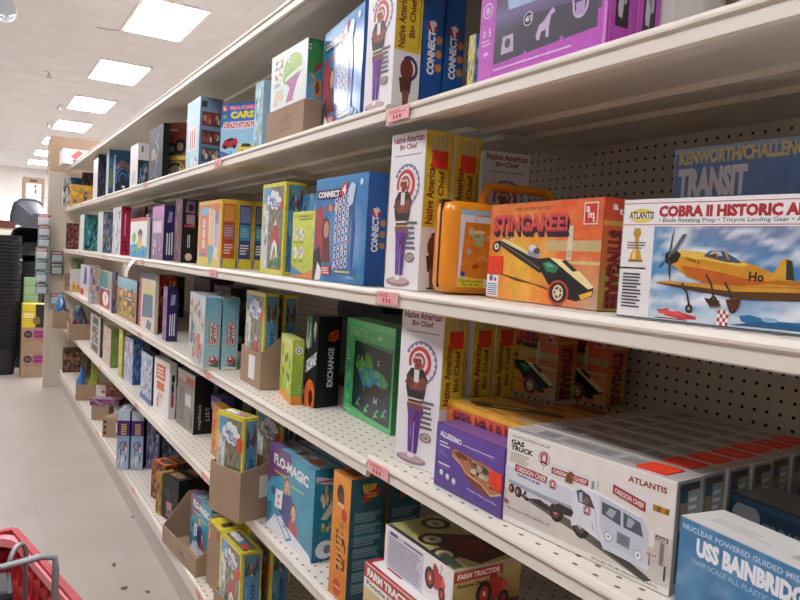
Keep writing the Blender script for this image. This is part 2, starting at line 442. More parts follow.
# ------------------------------------------------------------ shelving: 4 ft sections bolted in a row
D = .72; BACK = 1.29
Y0 = 1.276; SEC = 1.219
Z = {0: 2.10, 1: 1.725, 2: 1.342, 3: .977, 4: .615, 5: .176}
ZN = dict(Z); ZN[1] = 1.713; ZN[2] = 1.344; ZN[3] = .990
def shelf_mesh(L, lip=.034, base=False):
    b = bmesh.new()
    prof = [(BACK - D, 0), (.004, 0), (0, -.002), (-.0035, -.008), (-.0035, -.012), (.0005, -.016), (-.001, -lip), (.006, -lip - .003), (.012, -lip + .004), (.012, -.006), (.018, -.006), (.02, -.028), (.06, -.028), (.065, -.006), (.24, -.006), (.245, -.016), (.27, -.016), (.275, -.004), (.36, -.004), (.365, -.014), (.46, -.014), (.465, -.005), (BACK - D, -.005)]
    if base: prof = [(BACK - D, 0), (.004, 0), (0, -.002), (-.003, -.01), (-.003, -.016), (.0, -.02), (.0, -.062), (.02, -.062), (.02, -.012), (BACK - D, -.012)]
    b_prism(b, prof, 0, L, 'y')
    return b
rest = ['nearest the camera, holding the model kit boxes', 'second from the camera, holding the tall four-in-a-row game', 'third from the camera, around the yellow doctor-style boxes',
        'fourth from the camera, with dark boxes on its top shelf', 'fifth from the camera, with narrow upright game boxes', 'last and farthest, meeting the pegboard end panel']
sec0 = None
for k in range(6):
    y0 = Y0 + SEC * (k - 1); zz = ZN if k == 0 else Z
    root = empty('shelving_section', (D, y0, 0))
    for lv in range(6):
        b = shelf_mesh(SEC - .003, base=(lv == 5)); o = bm_obj('base_deck' if lv == 5 else 'shelf', b, 'deck' if lv > 0 else 'cream', root); o.location.z = zz[lv] - .001
        if lv < 5:
            for yy in (.012, SEC - .02):
                b = bmesh.new(); b_prism(b, [(.3, -.008), (BACK - D - .003, -.008), (BACK - D - .003, -.045), (BACK - D - .05, -.045), (.3, -.02)], yy, yy + .004); br = bm_obj('bracket', b, 'creamdark', o)
        # paper price tag near the far end of the lip
        if lv and not (k == 0 and lv == 4):
            L = .085 if k < 2 else .07
            yl = SEC - .012 - L
            b = bmesh.new()
            zz0, zz1 = (-.031, -.005) if lv < 5 else (-.029, -.004)
            b_box(b, -.0052, yl, zz0, -.0042, yl + L, zz1)
            t = bm_obj('price_tag', b, 'print', o, 'F0B0AE'); t['label'] = 'pink price tag'
            me = t.data
            # figures on it, too small to read
            A = Art(L, .026)
            A.small(.12, .55, .9, .85, 2, 'C8575C', .5, k * 7 + lv); A.rect(.3, .15, .38, .45, 'B03C44'); A.rect(.44, .15, .52, .45, 'B03C44'); A.rect(.58, .15, .66, .45, 'B03C44')
            m2 = bpy.data.meshes.new('price'); m2.from_pydata([(-.0052 - z, yl + L * (1 - u), zz0 + (zz1 - zz0) * v) for u, v, z in A.V], [], A.F); setcol(m2, A.K)
            mesh_obj('price_tag_print', m2, 'print', o)
    b = bmesh.new(); b_box(b, .012, .0005, .001, .02, SEC - .0035, Z[5] - .082); bm_obj('kick_plate', b, 'kick', root)
    b = bmesh.new(); b_box(b, BACK - D, .0005, .0, BACK - D + .006, SEC - .0005, 2.13); bm_obj('pegboard_back', b, 'peg', root)
    b = bmesh.new(); b_box(b, BACK - D + .007, .002, 0, BACK - D + .03, .03, 2.14); bm_obj('upright', b, 'creamdark', root)
    for ch in root.children: pass
    tag(root, 'cream metal shelving section %s' % rest[k], 'shelving', 'shelving sections in one long run')
b = bmesh.new(); YE = Y0 + SEC * 5
# the end-of-run panel, wider than the shelves, with kraft header
EY = YE + .06
root = empty('end_panel', (.60, EY, 0))
b = bmesh.new(); b_box(b, 0, 0, .02, .72, .02, 2.06); bm_obj('perforated_board', b, 'pegend', root)
b = bmesh.new(); b_box(b, -.02, -.012, 0, .012, .03, 2.07); bm_obj('edge_post', b, 'creamdark', root)
b = bmesh.new(); b_box(b, 0, -.006, 0, .72, .026, .05); bm_obj('foot_rail', b, 'creamdark', root)
tag(root, 'tall perforated end panel closing the far end of the shelving', 'panel')
b = bmesh.new(); b_box(b, .60, EY + .03, 2.07, 1.30, EY + .45, 2.40, .002)
c = bm_obj('header_carton', b, 'kraft'); tag(c, 'big plain kraft carton standing on top of the end panel', 'carton')
# ------------------------------------------------------------ artwork of the model kit boxes and games
def nz(u, v, s=4, o=0): return noise.noise(Vector((u * s + o, v * s - o * 1.7, o * .37))) * .5 + .5
# --- tall figure kit
def a_chief(A):
    A.rect(0, 0, 1, 1, 'F1EFF2')
    A.text('Native American', .06, .94, .96, .985, '8E2334', bold=.03); A.text('Big Chief', .26, .885, .76, .93, '8E2334', bold=.03)
    A.small(.12, .85, .92, .866, 1, 'A9A4A8', .1)
    # war bonnet: rows of feathers round the head
    for k in range(15):
        a = math.radians(150 - k * 19); u0, v0 = .52, .665
        A.line([(u0 + .17 * math.cos(a), v0 + .062 * math.sin(a)), (u0 + .36 * math.cos(a), v0 + .128 * math.sin(a))], .016, 'E9E6EE')
        A.ell(u0 + .36 * math.cos(a), v0 + .128 * math.sin(a), .034, .012, '3A3B66', 10)
    A.ring(.52, .666, .385, .136, .1, '8E88A8', 28, -140, 155)
    A.ring(.5, .668, .27, .10, .3, 'C64A4A', 26, -120, 200); A.ring(.49, .67, .19, .072, .3, 'F0E8E4', 26, -120, 200)
    A.ring(.48, .672, .15, .056, .35, 'B9555B', 26, -60, 240)
    A.ell(.45, .668, .095, .045, '93483A'); A.rect(.36, .69, .54, .703, 'D8C8B8')
    A.rect(.40, .675, .43, .68, '2C1A18'); A.rect(.47, .675, .5, .68, '2C1A18'); A.rect(.41, .645, .48, .65, '5E2420')
    A.rect(.34, .6, .38, .66, 'E6E2E0'); A.rect(.53, .6, .58, .66, 'C64A4A')
    # body with folded arms
    A.poly([(.2, .575), (.3, .625), (.6, .625), (.7, .57), (.66, .46), (.6, .4), (.28, .4), (.2, .5)], '352E33')
    A.poly([(.16, .53), (.27, .58), (.62, .515), (.6, .48), (.28, .5)], '6E4238'); A.poly([(.7, .545), (.62, .58), (.26, .515), (.3, .485), (.66, .5)], '7F4D40')
    A.rect(.38, .54, .5, .62, 'EAE2DA'); A.poly([(.4, .54), (.48, .54), (.44, .48)], 'C64A4A')
    A.rect(.26, .425, .62, .437, 'E2D8C8'); A.rect(.26, .40, .62, .412, 'B99A4A')
    A.poly([(.24, .4), (.63, .4), (.66, .35), (.56, .3), (.3, .3)], '7E4B66')
    A.poly([(.28, .36), (.44, .36), (.43, .07), (.33, .07)], '6D3E9A'); A.poly([(.45, .36), (.62, .36), (.54, .07), (.46, .07)], '5C3288')
    A.rect(.35, .18, .4, .3, '8B5AB4'); A.poly([(.34, .25), (.44, .32), (.56, .26), (.45, .29)], '6B2E4A')
    A.ell(.36, .072, .1, .018, 'E9E2E2'); A.ell(.52, .068, .1, .018, 'E9E2E2')
    A.ell(.42, .045, .36, .03, '9A7C86'); A.ell(.42, .052, .32, .022, 'C6A9AE'); A.ell(.4, .068, .08, .014, 'F2ECEC')
    A.small(.58, .25, .9, .44, 6, '6A6472', .35, 3); A.ring(.74, .205, .13, .03, .25, '6F5A4A'); A.ell(.74, .205, .07, .014, 'B49C82')
def a_chief_side(A):
    A.rect(0, 0, 1, 1, 'ECEAEA'); A.rect(0, .40, 1, 1, 'E0C23C')
    A.small(.16, .87, .84, .985, 4, 'AFA9A2', .12, 2, vert=True)
    A.text('Native American', .1, .42, .38, .80, '7A2A24', 90, .03); A.text('Big Chief', .52, .5, .8, .76, '7A2A24', 90, .03)
    A.small(.88, .44, .95, .8, 1, '9A7C2C', vert=True)
    A.ring(.58, .29, .34, .085, .3, '3A3A6A', 22, -110, 130); A.ell(.5, .28, .25, .075, '7A3E34'); A.poly([(.22, .22), (.72, .24), (.66, .12), (.3, .12)], '5F3830')
    A.poly([(.36, .14), (.64, .14), (.58, .02), (.4, .02)], '8A5A48'); A.rect(.3, .01, .7, .022, '443030')
# --- dragster kit
def bg_sting(u, v):
    c = mixc('E2622E', 'EFC23A', max(0, 1 - abs(u - .33) * 2.4) * (1 - abs(v - .42) * 1.1))
    c = mixc(c, 'D8482A', (v - .55) * 1.4 * (.6 + .8 * nz(u, v, 5)))
    c = mixc(c, '9FB7A2', max(0, (u - .72) * 2.6) * max(0, 1 - v * 1.9))
    return mixc(c, 'F2D67A', .35 * max(0, nz(u, v, 6, 3) - .45) * 2)
def a_sting(A):
    A.fill(bg_sting, 26, 18)
    A.rect(.56, .52, 1, .62, 'C9B07A'); A.rect(.58, .40, 1, .43, 'D8C488'); A.rect(.74, .44, .78, .76, 'D9D2B4'); A.rect(.745, .46, .775, .53, 'B9B49A')
    A.text('SUPER LONG WEIRD SHOW ROD', .25, .925, .58, .955, '5A2A1C')
    # blocky title: dark slab below, red face above
    for k in range(7): A.text('STINGAREE!', .04 + .002 * k, .68 - .005 * k, .74 + .002 * k, .87 - .005 * k, '2A1026', bold=.05)
    A.text('STINGAREE!', .035, .705, .735, .89, 'C8333A', bold=.045); A.text('STINGAREE!', .04, .715, .73, .88, '6F1830', bold=-.005); A.text('STINGAREE!', .037, .72, .732, .884, 'D6504A', bold=.006)
    # long rail, engine, body, wheels
    A.poly([(.06, .29), (.3, .235), (.62, .14), (.72, .1), (.56, .17), (.3, .205)], '6A3A22')
    A.ell(.08, .555, .042, .06, '1C1A1C'); A.ell(.08, .555, .026, .037, 'D8D2C4'); A.ell(.08, .555, .01, .014, '8A5A3A')
    A.poly([(.07, .60), (.13, .63), (.36, .50), (.56, .42), (.60, .34), (.52, .30), (.3, .44)], '1D1B22')
    A.poly([(.11, .625), (.17, .635), (.42, .50), (.40, .475)], 'E6D9A2'); A.line([(.13, .59), (.36, .45), (.52, .34)], .012, '7C6A5A')
    A.ring(.19, .655, .035, .022, .3, '1C1A1C', 16)
    A.poly([(.39, .47), (.42, .56), (.47, .57), (.51, .5), (.5, .44)], '9A9AA6'); A.ell(.44, .545, .035, .035, 'D9D9E2'); A.ell(.48, .515, .03, .03, '4A4A58')
    A.poly([(.5, .44), (.6, .455), (.70, .43), (.84, .33), (.97, .2), (.96, .12), (.84, .06), (.72, .08), (.60, .20), (.53, .32)], '14141A')
    A.poly([(.60, .455), (.72, .44), (.86, .33), (.97, .2), (.93, .18), (.82, .27), (.68, .39)], 'F0DFA0'); A.poly([(.70, .43), (.74, .435), (.84, .34), (.80, .33)], '2A2620')
    A.poly([(.54, .40), (.60, .42), (.68, .37), (.66, .31), (.58, .32)], '2E7A5E'); A.poly([(.56, .39), (.6, .405), (.65, .37), (.6, .36)], '63B08C')
    A.poly([(.86, .12), (.96, .17), (.96, .13), (.88, .08)], 'D8A83A')
    A.circ(.69, .125, .13, '1B1414'); A.ring(.69, .125, .088, .118, .16, 'C2452E'); A.circ(.69, .125, .075, 'D9C4A2'); A.circ(.69, .125, .055, '4A4036'); A.circ(.69, .125, .035, 'C9A882')
    for k in range(5):
        a = k * 1.257; A.line([(.69, .125), (.69 + .04 * math.cos(a), .125 + .055 * math.sin(a))], .012, 'E9DCC0')
    A.rect(.0, .02, .125, .25, 'F2EFE8'); A.circ(.045, .215, .035, '5A6A9A'); A.circ(.09, .205, .022, 'C23A36'); A.small(.012, .03, .115, .165, 6, '5470A8', .2, 4)
    A.rect(.86, .765, .965, .965, 'F0E6D8'); A.rect(.867, .775, .958, .955, 'D03A2E')
    A.text('a', .875, .875, .905, .93, 'F6EFE6', bold=.03); A.text('m', .893, .825, .937, .87, 'F6EFE6', bold=.03); A.text('t', .925, .785, .945, .84, 'F6EFE6', bold=.03)
def a_sting_side(A):
    A.grad(0, 0, 1, 1, 'B98A3A', 'D2432C', 8); A.poly([(0, 0), (1, 0), (1, .3), (.5, .45), (0, .3)], 'A0903A'); A.rect(0, .76, 1, .8, 'C9A24E')
    for k in range(4): A.text('STINGAREE', .2 + .02 * k, .02, .72 + .02 * k, .72, '33101C', -90, .05)
    A.text('STINGAREE', .18, .02, .7, .72, '8E1F2A', -90, .03)
    A.text('a', .3, .9, .5, .95, 'F6EFE6', bold=.04); A.text('t', .55, .86, .68, .92, 'F6EFE6', bold=.04)
def a_sting_long(A):
    A.fill(lambda u, v: mixc('E8842E', 'D8402A', u * .8 + .2 * nz(u, v)), 8, 3)
    A.rect(0, .86, 1, 1, 'E9B43A')
    for k in range(5): A.text('STINGAREE', .08 + .004 * k, .10 - .03 * k, .93 + .004 * k, .74 - .03 * k, '2A1026', bold=.05)
    A.text('STINGAREE', .075, .14, .925, .80, 'B32E38', bold=.035); A.text('STINGAREE', .08, .17, .92, .76, '7A1A30', bold=-.005)
def a_sting_lid(A):
    A.fill(lambda u, v: mixc(mixc('E0A83A', 'C8602A', u * .7), 'F0D060', nz(u, v, 5) * .6), 14, 10)
    A.poly([(.1, .2), (.3, .1), (.72, .5), (.9, .62), (.82, .78), (.6, .66)], '2A2620'); A.poly([(.3, .3), (.4, .26), (.6, .5), (.5, .52)], 'D9C88A')
    A.rect(.05, .72, .56, .86, '8A3A2A'); A.rect(.74, .1, .95, .28, 'C9B07A'); A.small(.2, .08, .7, .16, 2, '5A4420', .4); A.rect(.08, .9, .7, .95, '6A5428')
# --- aeroplane kit
def bg_sky(u, v):
    a = nz(u * 1.2, v * 2.2, 4, 5) * .65 + nz(u * 2, v * 4, 8, 2) * .35
    c = mixc('5F9CCB', '2F6DB0', u * .8 + v * .5 - .35)
    c = mixc(c, '8E90A8', max(0, v - .62) * 2 * max(0, 1.2 - abs(u - .45) * 2))
    k = max(0, min(1, (a - .46) * 5.5)) * (1 - .45 * max(0, u - .5))
    c = mixc(c, 'F0F4F8', k)
    return mixc(c, 'D9E8F0', max(0, .42 - v) * 1.5 * (1 - k))
def a_cobra(A):
    A.rect(0, 0, 1, 1, 'F3F1F1'); A.rect(.004, .965, 1, .972, 'B5474E'); A.rect(.004, .785, 1, .792, 'B5474E'); A.rect(0, 0, 1, .012, '3A4A50'); A.rect(0, .0, .004, 1, 'B9C2C6')
    A.ell(.09, .865, .06, .062, 'EBD36A'); A.rect(.03, .845, .16, .885, 'F3F1F1'); A.text('ATLANTIS', .03, .84, .148, .90, '37342E', bold=.03)
    A.text('COBRA II HISTORIC AIRCRAFT', .17, .85, .94, .945, 'B3343C', bold=.06)
    A.text('• Blade Rotating Prop • Tricycle Landing Gear • Air Scoop • Pilot Figure', .172, .80, .985, .842, '54585E', bold=.01)
    A.fill(bg_sky, 34, 20, .155, .012, 1, .775)
    A.rect(0, .415, .125, .428, '1C1C1E')
    # bottle shaped trophy on the white strip
    A.poly([(.045, .49), (.105, .49), (.098, .55), (.085, .60), (.085, .68), (.095, .71), (.088, .76), (.062, .76), (.055, .71), (.066, .68), (.066, .60), (.052, .55)], 'C99A3A')
    A.poly([(.055, .5), (.075, .5), (.072, .66), (.06, .56)], 'F0D58A'); A.rect(.04, .475, .11, .49, '8A6A2A'); A.rect(.04, .61, .115, .62, '4A3E2A')
    A.small(.03, .58, .12, .65, 3, '8A8070', .2, 2)
    A.small(.02, .08, .115, .385, 11, '4A4A50', .25, 8)
    # little planes and the checker
    A.fill(lambda u, v: mixc('DCE6EC', 'A9C4D4', nz(u, v, 9)), 14, 3, .155, .012, 1, .085)
    A.poly([(.19, .085), (.235, .105), (.30, .085), (.365, .06), (.365, .085), (.37, .035), (.3, .03), (.24, .045)], 'C8333A'); A.poly([(.22, .095), (.3, .09), (.33, .05), (.2, .06)], 'D85A58'); A.rect(.25, .085, .28, .1, 'E9C9C4')
    A.rect(.19, .02, .33, .03, '8E2A30')
    for i in range(4):
        for j in range(4): A.rect(.455 + .011 * i, .012 + .03 * j, .466 + .011 * i, .042 + .03 * j, 'C03A42' if (i + j) % 2 else 'F2F0F0')
    A.poly([(.54, .10), (.58, .115), (.66, .085), (.78, .09), (.9, .12), (.92, .09), (.8, .045), (.6, .04), (.55, .06)], '2F6E9E'); A.poly([(.5, .025), (.62, .07), (.72, .075), (.9, .05), (.9, .03), (.6, .028)], '265C88'); A.ell(.655, .09, .03, .018, '8AB4CC')
    # the big fighter
    n0 = len(A.V)
    A.poly([(.175, .33), (.24, .345), (.56, .31), (1, .355), (1, .285), (.62, .245), (.4, .28)], '5A3A1A'); A.poly([(.175, .335), (.24, .35), (.6, .335), (1, .375), (1, .345), (.56, .30), (.3, .325)], 'D9992E')
    A.poly([(.235, .585), (.27, .6), (.36, .60), (.47, .575), (.62, .52), (.82, .395), (.84, .36), (.6, .335), (.44, .345), (.34, .39), (.27, .47), (.24, .50)], 'D9962C')
    A.poly([(.27, .6), (.36, .6), (.5, .555), (.62, .51), (.6, .49), (.42, .53), (.29, .555)], 'F2CC5A'); A.poly([(.3, .48), (.42, .46), (.62, .40), (.74, .385), (.6, .345), (.44, .35), (.34, .40)], 'C4621F')
    A.poly([(.225, .545), (.24, .585), (.275, .60), (.3, .57), (.285, .51), (.25, .485)], '2A2624'); A.ell(.235, .54, .018, .05, '1B1918')
    A.poly([(.232, .545), (.246, .54), (.258, .79), (.246, .72)], '565C60'); A.poly([(.236, .55), (.27, .585), (.322, .735), (.3, .73)], '62676A'); A.poly([(.236, .53), (.25, .5), (.255, .33), (.24, .42)], '4A5054'); A.poly([(.225, .54), (.19, .47), (.185, .45), (.21, .48)], '565C60')
    A.poly([(.41, .56), (.44, .605), (.50, .605), (.56, .555), (.59, .515), (.52, .52)], '46566A'); A.poly([(.435, .58), (.455, .6), (.49, .6), (.5, .565)], 'AFC6D6'); A.line([(.47, .605), (.475, .55)], .012, 'D9962C'); A.line([(.51, .6), (.53, .54)], .01, 'D9962C')
    A.ell(.462, .565, .012, .02, '6A3A22')
    A.poly([(.715, .41), (.755, .545), (.775, .565), (.8, .545), (.812, .40)], 'D9A43A'); A.poly([(.775, .555), (.8, .545), (.812, .405), (.78, .41)], '3A3630')
    A.poly([(.7, .375), (.72, .4), (.97, .405), (.96, .37)], 'B8701F')
    A.text('Ho', .625, .385, .69, .455, '1F1A16', bold=.03); A.stext('Cobra II', .325, .525, .395, .555, '5A3A1A', -.03, shear=.3)
    for x, y in ((.36, .14), (.475, .22), (.565, .17)):
        A.line([(x - .045, y + .2), (x - .015, y + .12), (x, y + .02)], .018, '3C342C'); A.circ(x, y, .035, '241F1C'); A.circ(x, y, .016, '9A9288')
    A.poly([(.43, .235), (.5, .225), (.51, .18), (.46, .17)], '4A2A18'); A.poly([(.53, .235), (.6, .25), (.59, .17), (.55, .15)], '5A3018')
    A.V[n0:] = [(.2 + (x - .2) * .86 if x < .99 else x, y - .02, z) for x, y, z in A.V[n0:]]
def a_mixer(A):
    A.fill(lambda u, v: mixc('3E62A8', '5E86C4', v * .6 + .5 * nz(u, v, 4)), 12, 8); A.rect(0, .97, 1, 1, '8AA6D4'); A.rect(0, 0, .012, 1, '8AA6D4')
    A.text('KENWORTH/CHALLENGER', .04, .90, .95, .985, 'D8C98A', bold=.05); A.text('TRANSIT', .04, .70, .52, .88, 'D9DEEE', bold=.06); A.text('MIXER', .04, .50, .42, .675, 'D9DEEE', bold=.06)
    A.poly([(.7, .3), (.78, .45), (.9, .55), (1, .56), (1, .3)], 'B5574A'); A.poly([(.74, .3), (.8, .42), (.9, .5), (1, .5), (1, .3)], 'B9B2AE'); A.line([(.6, .3), (.62, .6)], .01, 'B9C6E0')
# --- petrol truck kit
def a_gas(A):
    A.fill(lambda u, v: mixc('ECE6DC', 'F2EFEA', nz(u, v, 3)), 8, 6); A.rect(0, .985, 1, 1, 'F8F6F2')
    A.text('WHITE-FREUHAUF', .03, .925, .30, .955, '8A8682'); A.text('GAS', .03, .85, .125, .905, '26221F', bold=.05); A.text('TRUCK', .03, .79, .19, .845, '26221F', bold=.05)
    A.small(.03, .66, .17, .77, 5, 'ABA59E', .5, 4)
    def torch(u, v, r):
        A.circ(u, v, r, 'F4F2F0'); A.ring(u, v, r * A.h / A.w, r, .14, '8A4A52'); A.ell(u, v + r * .1, r * .34, r * .7, 'B23A48'); A.ell(u, v + r * .05, r * .16, r * .5, 'F0E2DE'); A.rect(u - r * .3, v - r * .7, u + r * .3, v - r * .4, '7A2A38')
    torch(.265, .81, .075); A.line([(.265, .73), (.265, .69)], .006, '8A4A52')
    A.text('ATLANTIS', .765, .87, .96, .925, '8E3A3C', bold=.03)
    for i in range(5): A.poly([(.875 + .02 * i, .69), (.895 + .02 * i, .69), (.9 + .02 * i, .745), (.88 + .02 * i, .745)], 'C8902C' if i % 2 else '8A6A22')
    # ground and shadow
    A.fill(lambda u, v: mixc('CFC8BE', 'E2DDD4', nz(u, v, 6, 2)), 12, 5, 0, .06, 1, .36); A.poly([(.05, .36), (.2, .30), (.5, .2), (.86, .04), (.9, .09), (.7, .2), (.3, .36)], '6A655F'); A.poly([(.6, .2), (.88, .03), (.92, .07), (.76, .18)], '4A4642')
    # wheels
    for u, v, r, c in ((.055, .375, .05, '8E4A44'), (.105, .365, .06, '8E4A44'), (.165, .36, .055, '3A3634'), (.37, .325, .105, '8A3E38'), (.525, .29, .125, '5A5654')):
        A.ell(u, v, r * .42, r, '2B2827'); A.ell(u - .006, v, r * .26, r * .66, c); A.ell(u - .006, v, r * .12, r * .3, 'BDB6AE')
    # tank trailer
    A.poly([(.0, .60), (.02, .64), (.30, .655), (.5, .61), (.52, .42), (.40, .38), (.3, .42), (.24, .40), (.21, .345), (.17, .345), (.16, .41), (.04, .43), (.0, .52)], 'DDE2EA')
    A.poly([(.0, .60), (.02, .64), (.30, .655), (.5, .61), (.5, .59), (.28, .62), (.02, .605)], 'F4F6FA'); A.poly([(.03, .43), (.24, .40), (.4, .385), (.5, .40), (.5, .44), (.3, .44), (.03, .465)], 'A9B0BC')
    A.poly([(.19, .35), (.26, .38), (.32, .34), (.38, .42), (.5, .40), (.48, .34), (.3, .30), (.22, .32)], '3C3A3C')
    A.stext('OREGON CHIEF', .075, .585, .285, .645, 'F6F2EE', -.015, bold=.03)
    A.poly([(.07, .575), (.29, .565), (.30, .64), (.075, .655)], 'B03540'); A.stext('OREGON CHIEF', .085, .587, .287, .64, 'F6F2EE', -.01, bold=.02); A.stext('GASOLINE', .09, .535, .25, .562, '3A4A7A', -.015, bold=.04); torch(.335, .58, .052)
    # signs on the roof
    A.poly([(.295, .66), (.30, .76), (.34, .80), (.55, .80), (.585, .75), (.585, .67)], 'E6E4E6'); A.rect(.315, .685, .555, .765, 'F5F3F1'); A.rect(.32, .692, .55, .757, 'A63A40'); A.text('OREGON CHIEF', .33, .705, .54, .745, 'F1E6E0', bold=.03)
    A.poly([(.41, .66), (.46, .66), (.45, .73), (.465, .76), (.44, .78), (.42, .74)], '7A5236')
    A.rect(.57, .68, .585, .76, '9A9EA4'); A.rect(.6, .70, .61, .78, 'C9CCD0')
    A.poly([(.655, .72), (.9, .66), (.9, .81), (.66, .82)], 'ECEBEC'); A.poly([(.69, .715), (.865, .65), (.865, .735), (.69, .80)], 'AC3A40'); A.stext('OREGON CHIEF', .70, .725, .855, .775, 'F1E6E0', -.055, bold=.03)
    # cab
    A.poly([(.47, .62), (.5, .67), (.6, .685), (.85, .60), (.885, .50), (.9, .2), (.86, .15), (.66, .165), (.64, .22), (.58, .25), (.5, .30), (.46, .44)], 'E4E8F0')
    A.poly([(.62, .66), (.85, .59), (.885, .5), (.9, .2), (.86, .15), (.68, .165), (.63, .4)], 'CED5E2'); A.poly([(.5, .67), (.6, .685), (.85, .60), (.84, .585), (.6, .655), (.5, .65)], 'F7F8FB')
    A.poly([(.485, .61), (.51, .64), (.565, .61), (.60, .5), (.5, .51)], '4A525E'); A.poly([(.52, .52), (.55, .52), (.57, .56), (.54, .59)], '8A6A5A'); A.poly([(.50, .6), (.52, .62), (.525, .52), (.505, .52)], 'B9C6D2')
    A.poly([(.635, .60), (.74, .58), (.745, .44), (.64, .485)], '59626E'); A.poly([(.755, .575), (.845, .54), (.865, .42), (.76, .44)], '59626E'); A.poly([(.68, .57), (.72, .56), (.70, .48), (.66, .5)], 'A9B6C2'); A.poly([(.78, .55), (.82, .53), (.80, .46), (.775, .46)], 'A9B6C2')
    A.line([(.6, .50), (.62, .30), (.66, .17)], .006, 'A9B0BC'); A.ell(.525, .30, .06, .14, 'E4E8F0', a0=20, a1=200); torch(.555, .46, .05)
    A.poly([(.73, .275), (.80, .255), (.80, .37), (.73, .385)], '9098A4'); A.small(.735, .28, .795, .37, 6, '6A727E', 0)
    for u, v in ((.685, .30), (.845, .245)): A.circ(u, v, .05, 'B4BAC4'); A.circ(u, v, .036, 'F2F4F8'); A.circ(u, v, .014, '9AA2AE')
    A.poly([(.66, .17), (.9, .14), (.905, .20), (.66, .235)], 'D9DEE8'); A.poly([(.76, .10), (.82, .09), (.82, .145), (.76, .155)], '4A4644'); A.line([(.59, .36), (.6, .30)], .01, 'A9B0BC')
    # pumps at the side
    A.rect(.92, .24, .99, .50, 'CFC9C0'); A.rect(.925, .45, .985, .49, '55504A'); A.text('GAS', .93, .455, .98, .482, 'E9E4DC', bold=.03); A.rect(.95, .24, .97, .44, '8A8278'); A.rect(.885, .27, .94, .33, 'E3D5D0'); A.text('REGULAR', .888, .29, .937, .315, 'B04A4E'); A.rect(.9, .2, .905, .3, '4A4642'); A.rect(.975, .12, .985, .25, '4A4642')
    A.text('1/48 SCALE PLASTIC MODEL KIT', .03, .15, .34, .175, '6A6660', bold=.02); A.text('SKILLED FROM ORIGINAL PARTS', .60, .028, .95, .05, '6A6660', bold=.02)
    A.poly([(.01, .21), (.045, .205), (.045, .24), (.01, .245)], 'A04A50')
def a_gas_end(A):
    A.fill(lambda u, v: mixc('5E6870', 'A9B2B4', nz(u, v, 5)), 4, 8); A.rect(.12, .1, .45, .9, '2C4A5A'); A.small(.5, .15, .85, .85, 10, 'C9CCCC', .3, 3); A.rect(.15, .55, .42, .8, '8A7A5A'); A.rect(.1, .9, .9, .97, '34302E')
def a_gas_top(A):
    A.fill(lambda u, v: mixc('B9B7B4', 'D2D0CC', nz(u, v, 4, 7)), 10, 3); A.rect(.02, .1, .34, .2, '8E8C8A'); A.rect(.14, .3, .26, .8, '8A8A8A'); A.rect(.3, .25, .62, .85, 'A6A4A2'); A.text('GAS TRUCK', .32, .4, .5, .7, '6A6866'); A.small(.53, .3, .62, .8, 4, '7A7876'); A.rect(.66, .3, .76, .8, '9A9694')
# --- purple diorama kit
def a_purple(A):
    A.rect(0, 0, 1, 1, '5A3F94'); A.fill(lambda u, v: mixc('553A8C', '6A4CA6', v), 1, 4)
    A.stext('ALLESSIMO', .06, .81, .40, .90, 'F1EEF6', -.03, bold=.04); A.rect(.42, .80, .86, .815, 'D5CBE8'); A.rect(.46, .77, .9, .775, '8E7CBE')
    A.rect(.06, .715, .19, .735, 'E8E2F2'); A.rect(.06, .66, .22, .68, 'E8E2F2'); A.small(.06, .52, .2, .62, 3, '8672B8', .4); A.rect(.06, .37, .24, .395, 'E8E2F2'); A.small(.06, .32, .24, .35, 1, '8672B8')
    A.fill(lambda u, v: mixc('9C5E38', 'B87A4E', nz(u, v, 5)), 1, 1, .3, .46, .31, .47)
    A.poly([(.26, .66), (.32, .70), (.55, .665), (.74, .66), (.98, .60), (.985, .335), (.85, .25), (.72, .35), (.48, .42), (.42, .50), (.28, .58)], 'B4744A')
    A.poly([(.42, .49), (.5, .33), (.62, .25), (.8, .20), (.85, .25), (.72, .35), (.48, .42)], '7E3E26'); A.line([(.27, .585), (.42, .495), (.48, .41), (.72, .345), (.85, .245), (.985, .33)], .02, 'E7B894')
    A.poly([(.30, .64), (.38, .68), (.5, .655), (.52, .60), (.36, .585)], '5E3A22'); A.poly([(.52, .66), (.58, .64), (.60, .56), (.54, .57)], '7A5238')
    A.blobs(.55, .40, .82, .64, ['8C8272', 'B3AA98', '6E6252', 'CFC6B4', '4A3E34'], 16, 5, .03, .06); A.circ(.66, .47, .03, '2A2420'); A.circ(.84, .40, .05, '4E3628'); A.blobs(.8, .33, .97, .42, ['C98A5E', '8A5A3A', 'B5AA92'], 6, 2, .02, .04)
    for k in range(3): A.circ(.12 + .1 * k, .245 - .025 * k, .052, 'B9BCCE'); A.circ(.115 + .1 * k, .25 - .025 * k, .032, 'E2E4EE')
    A.stext('Create, Paint and Play', .52, .17, .94, .205, 'CFC6E4', -.03, shear=.2, bold=.02)
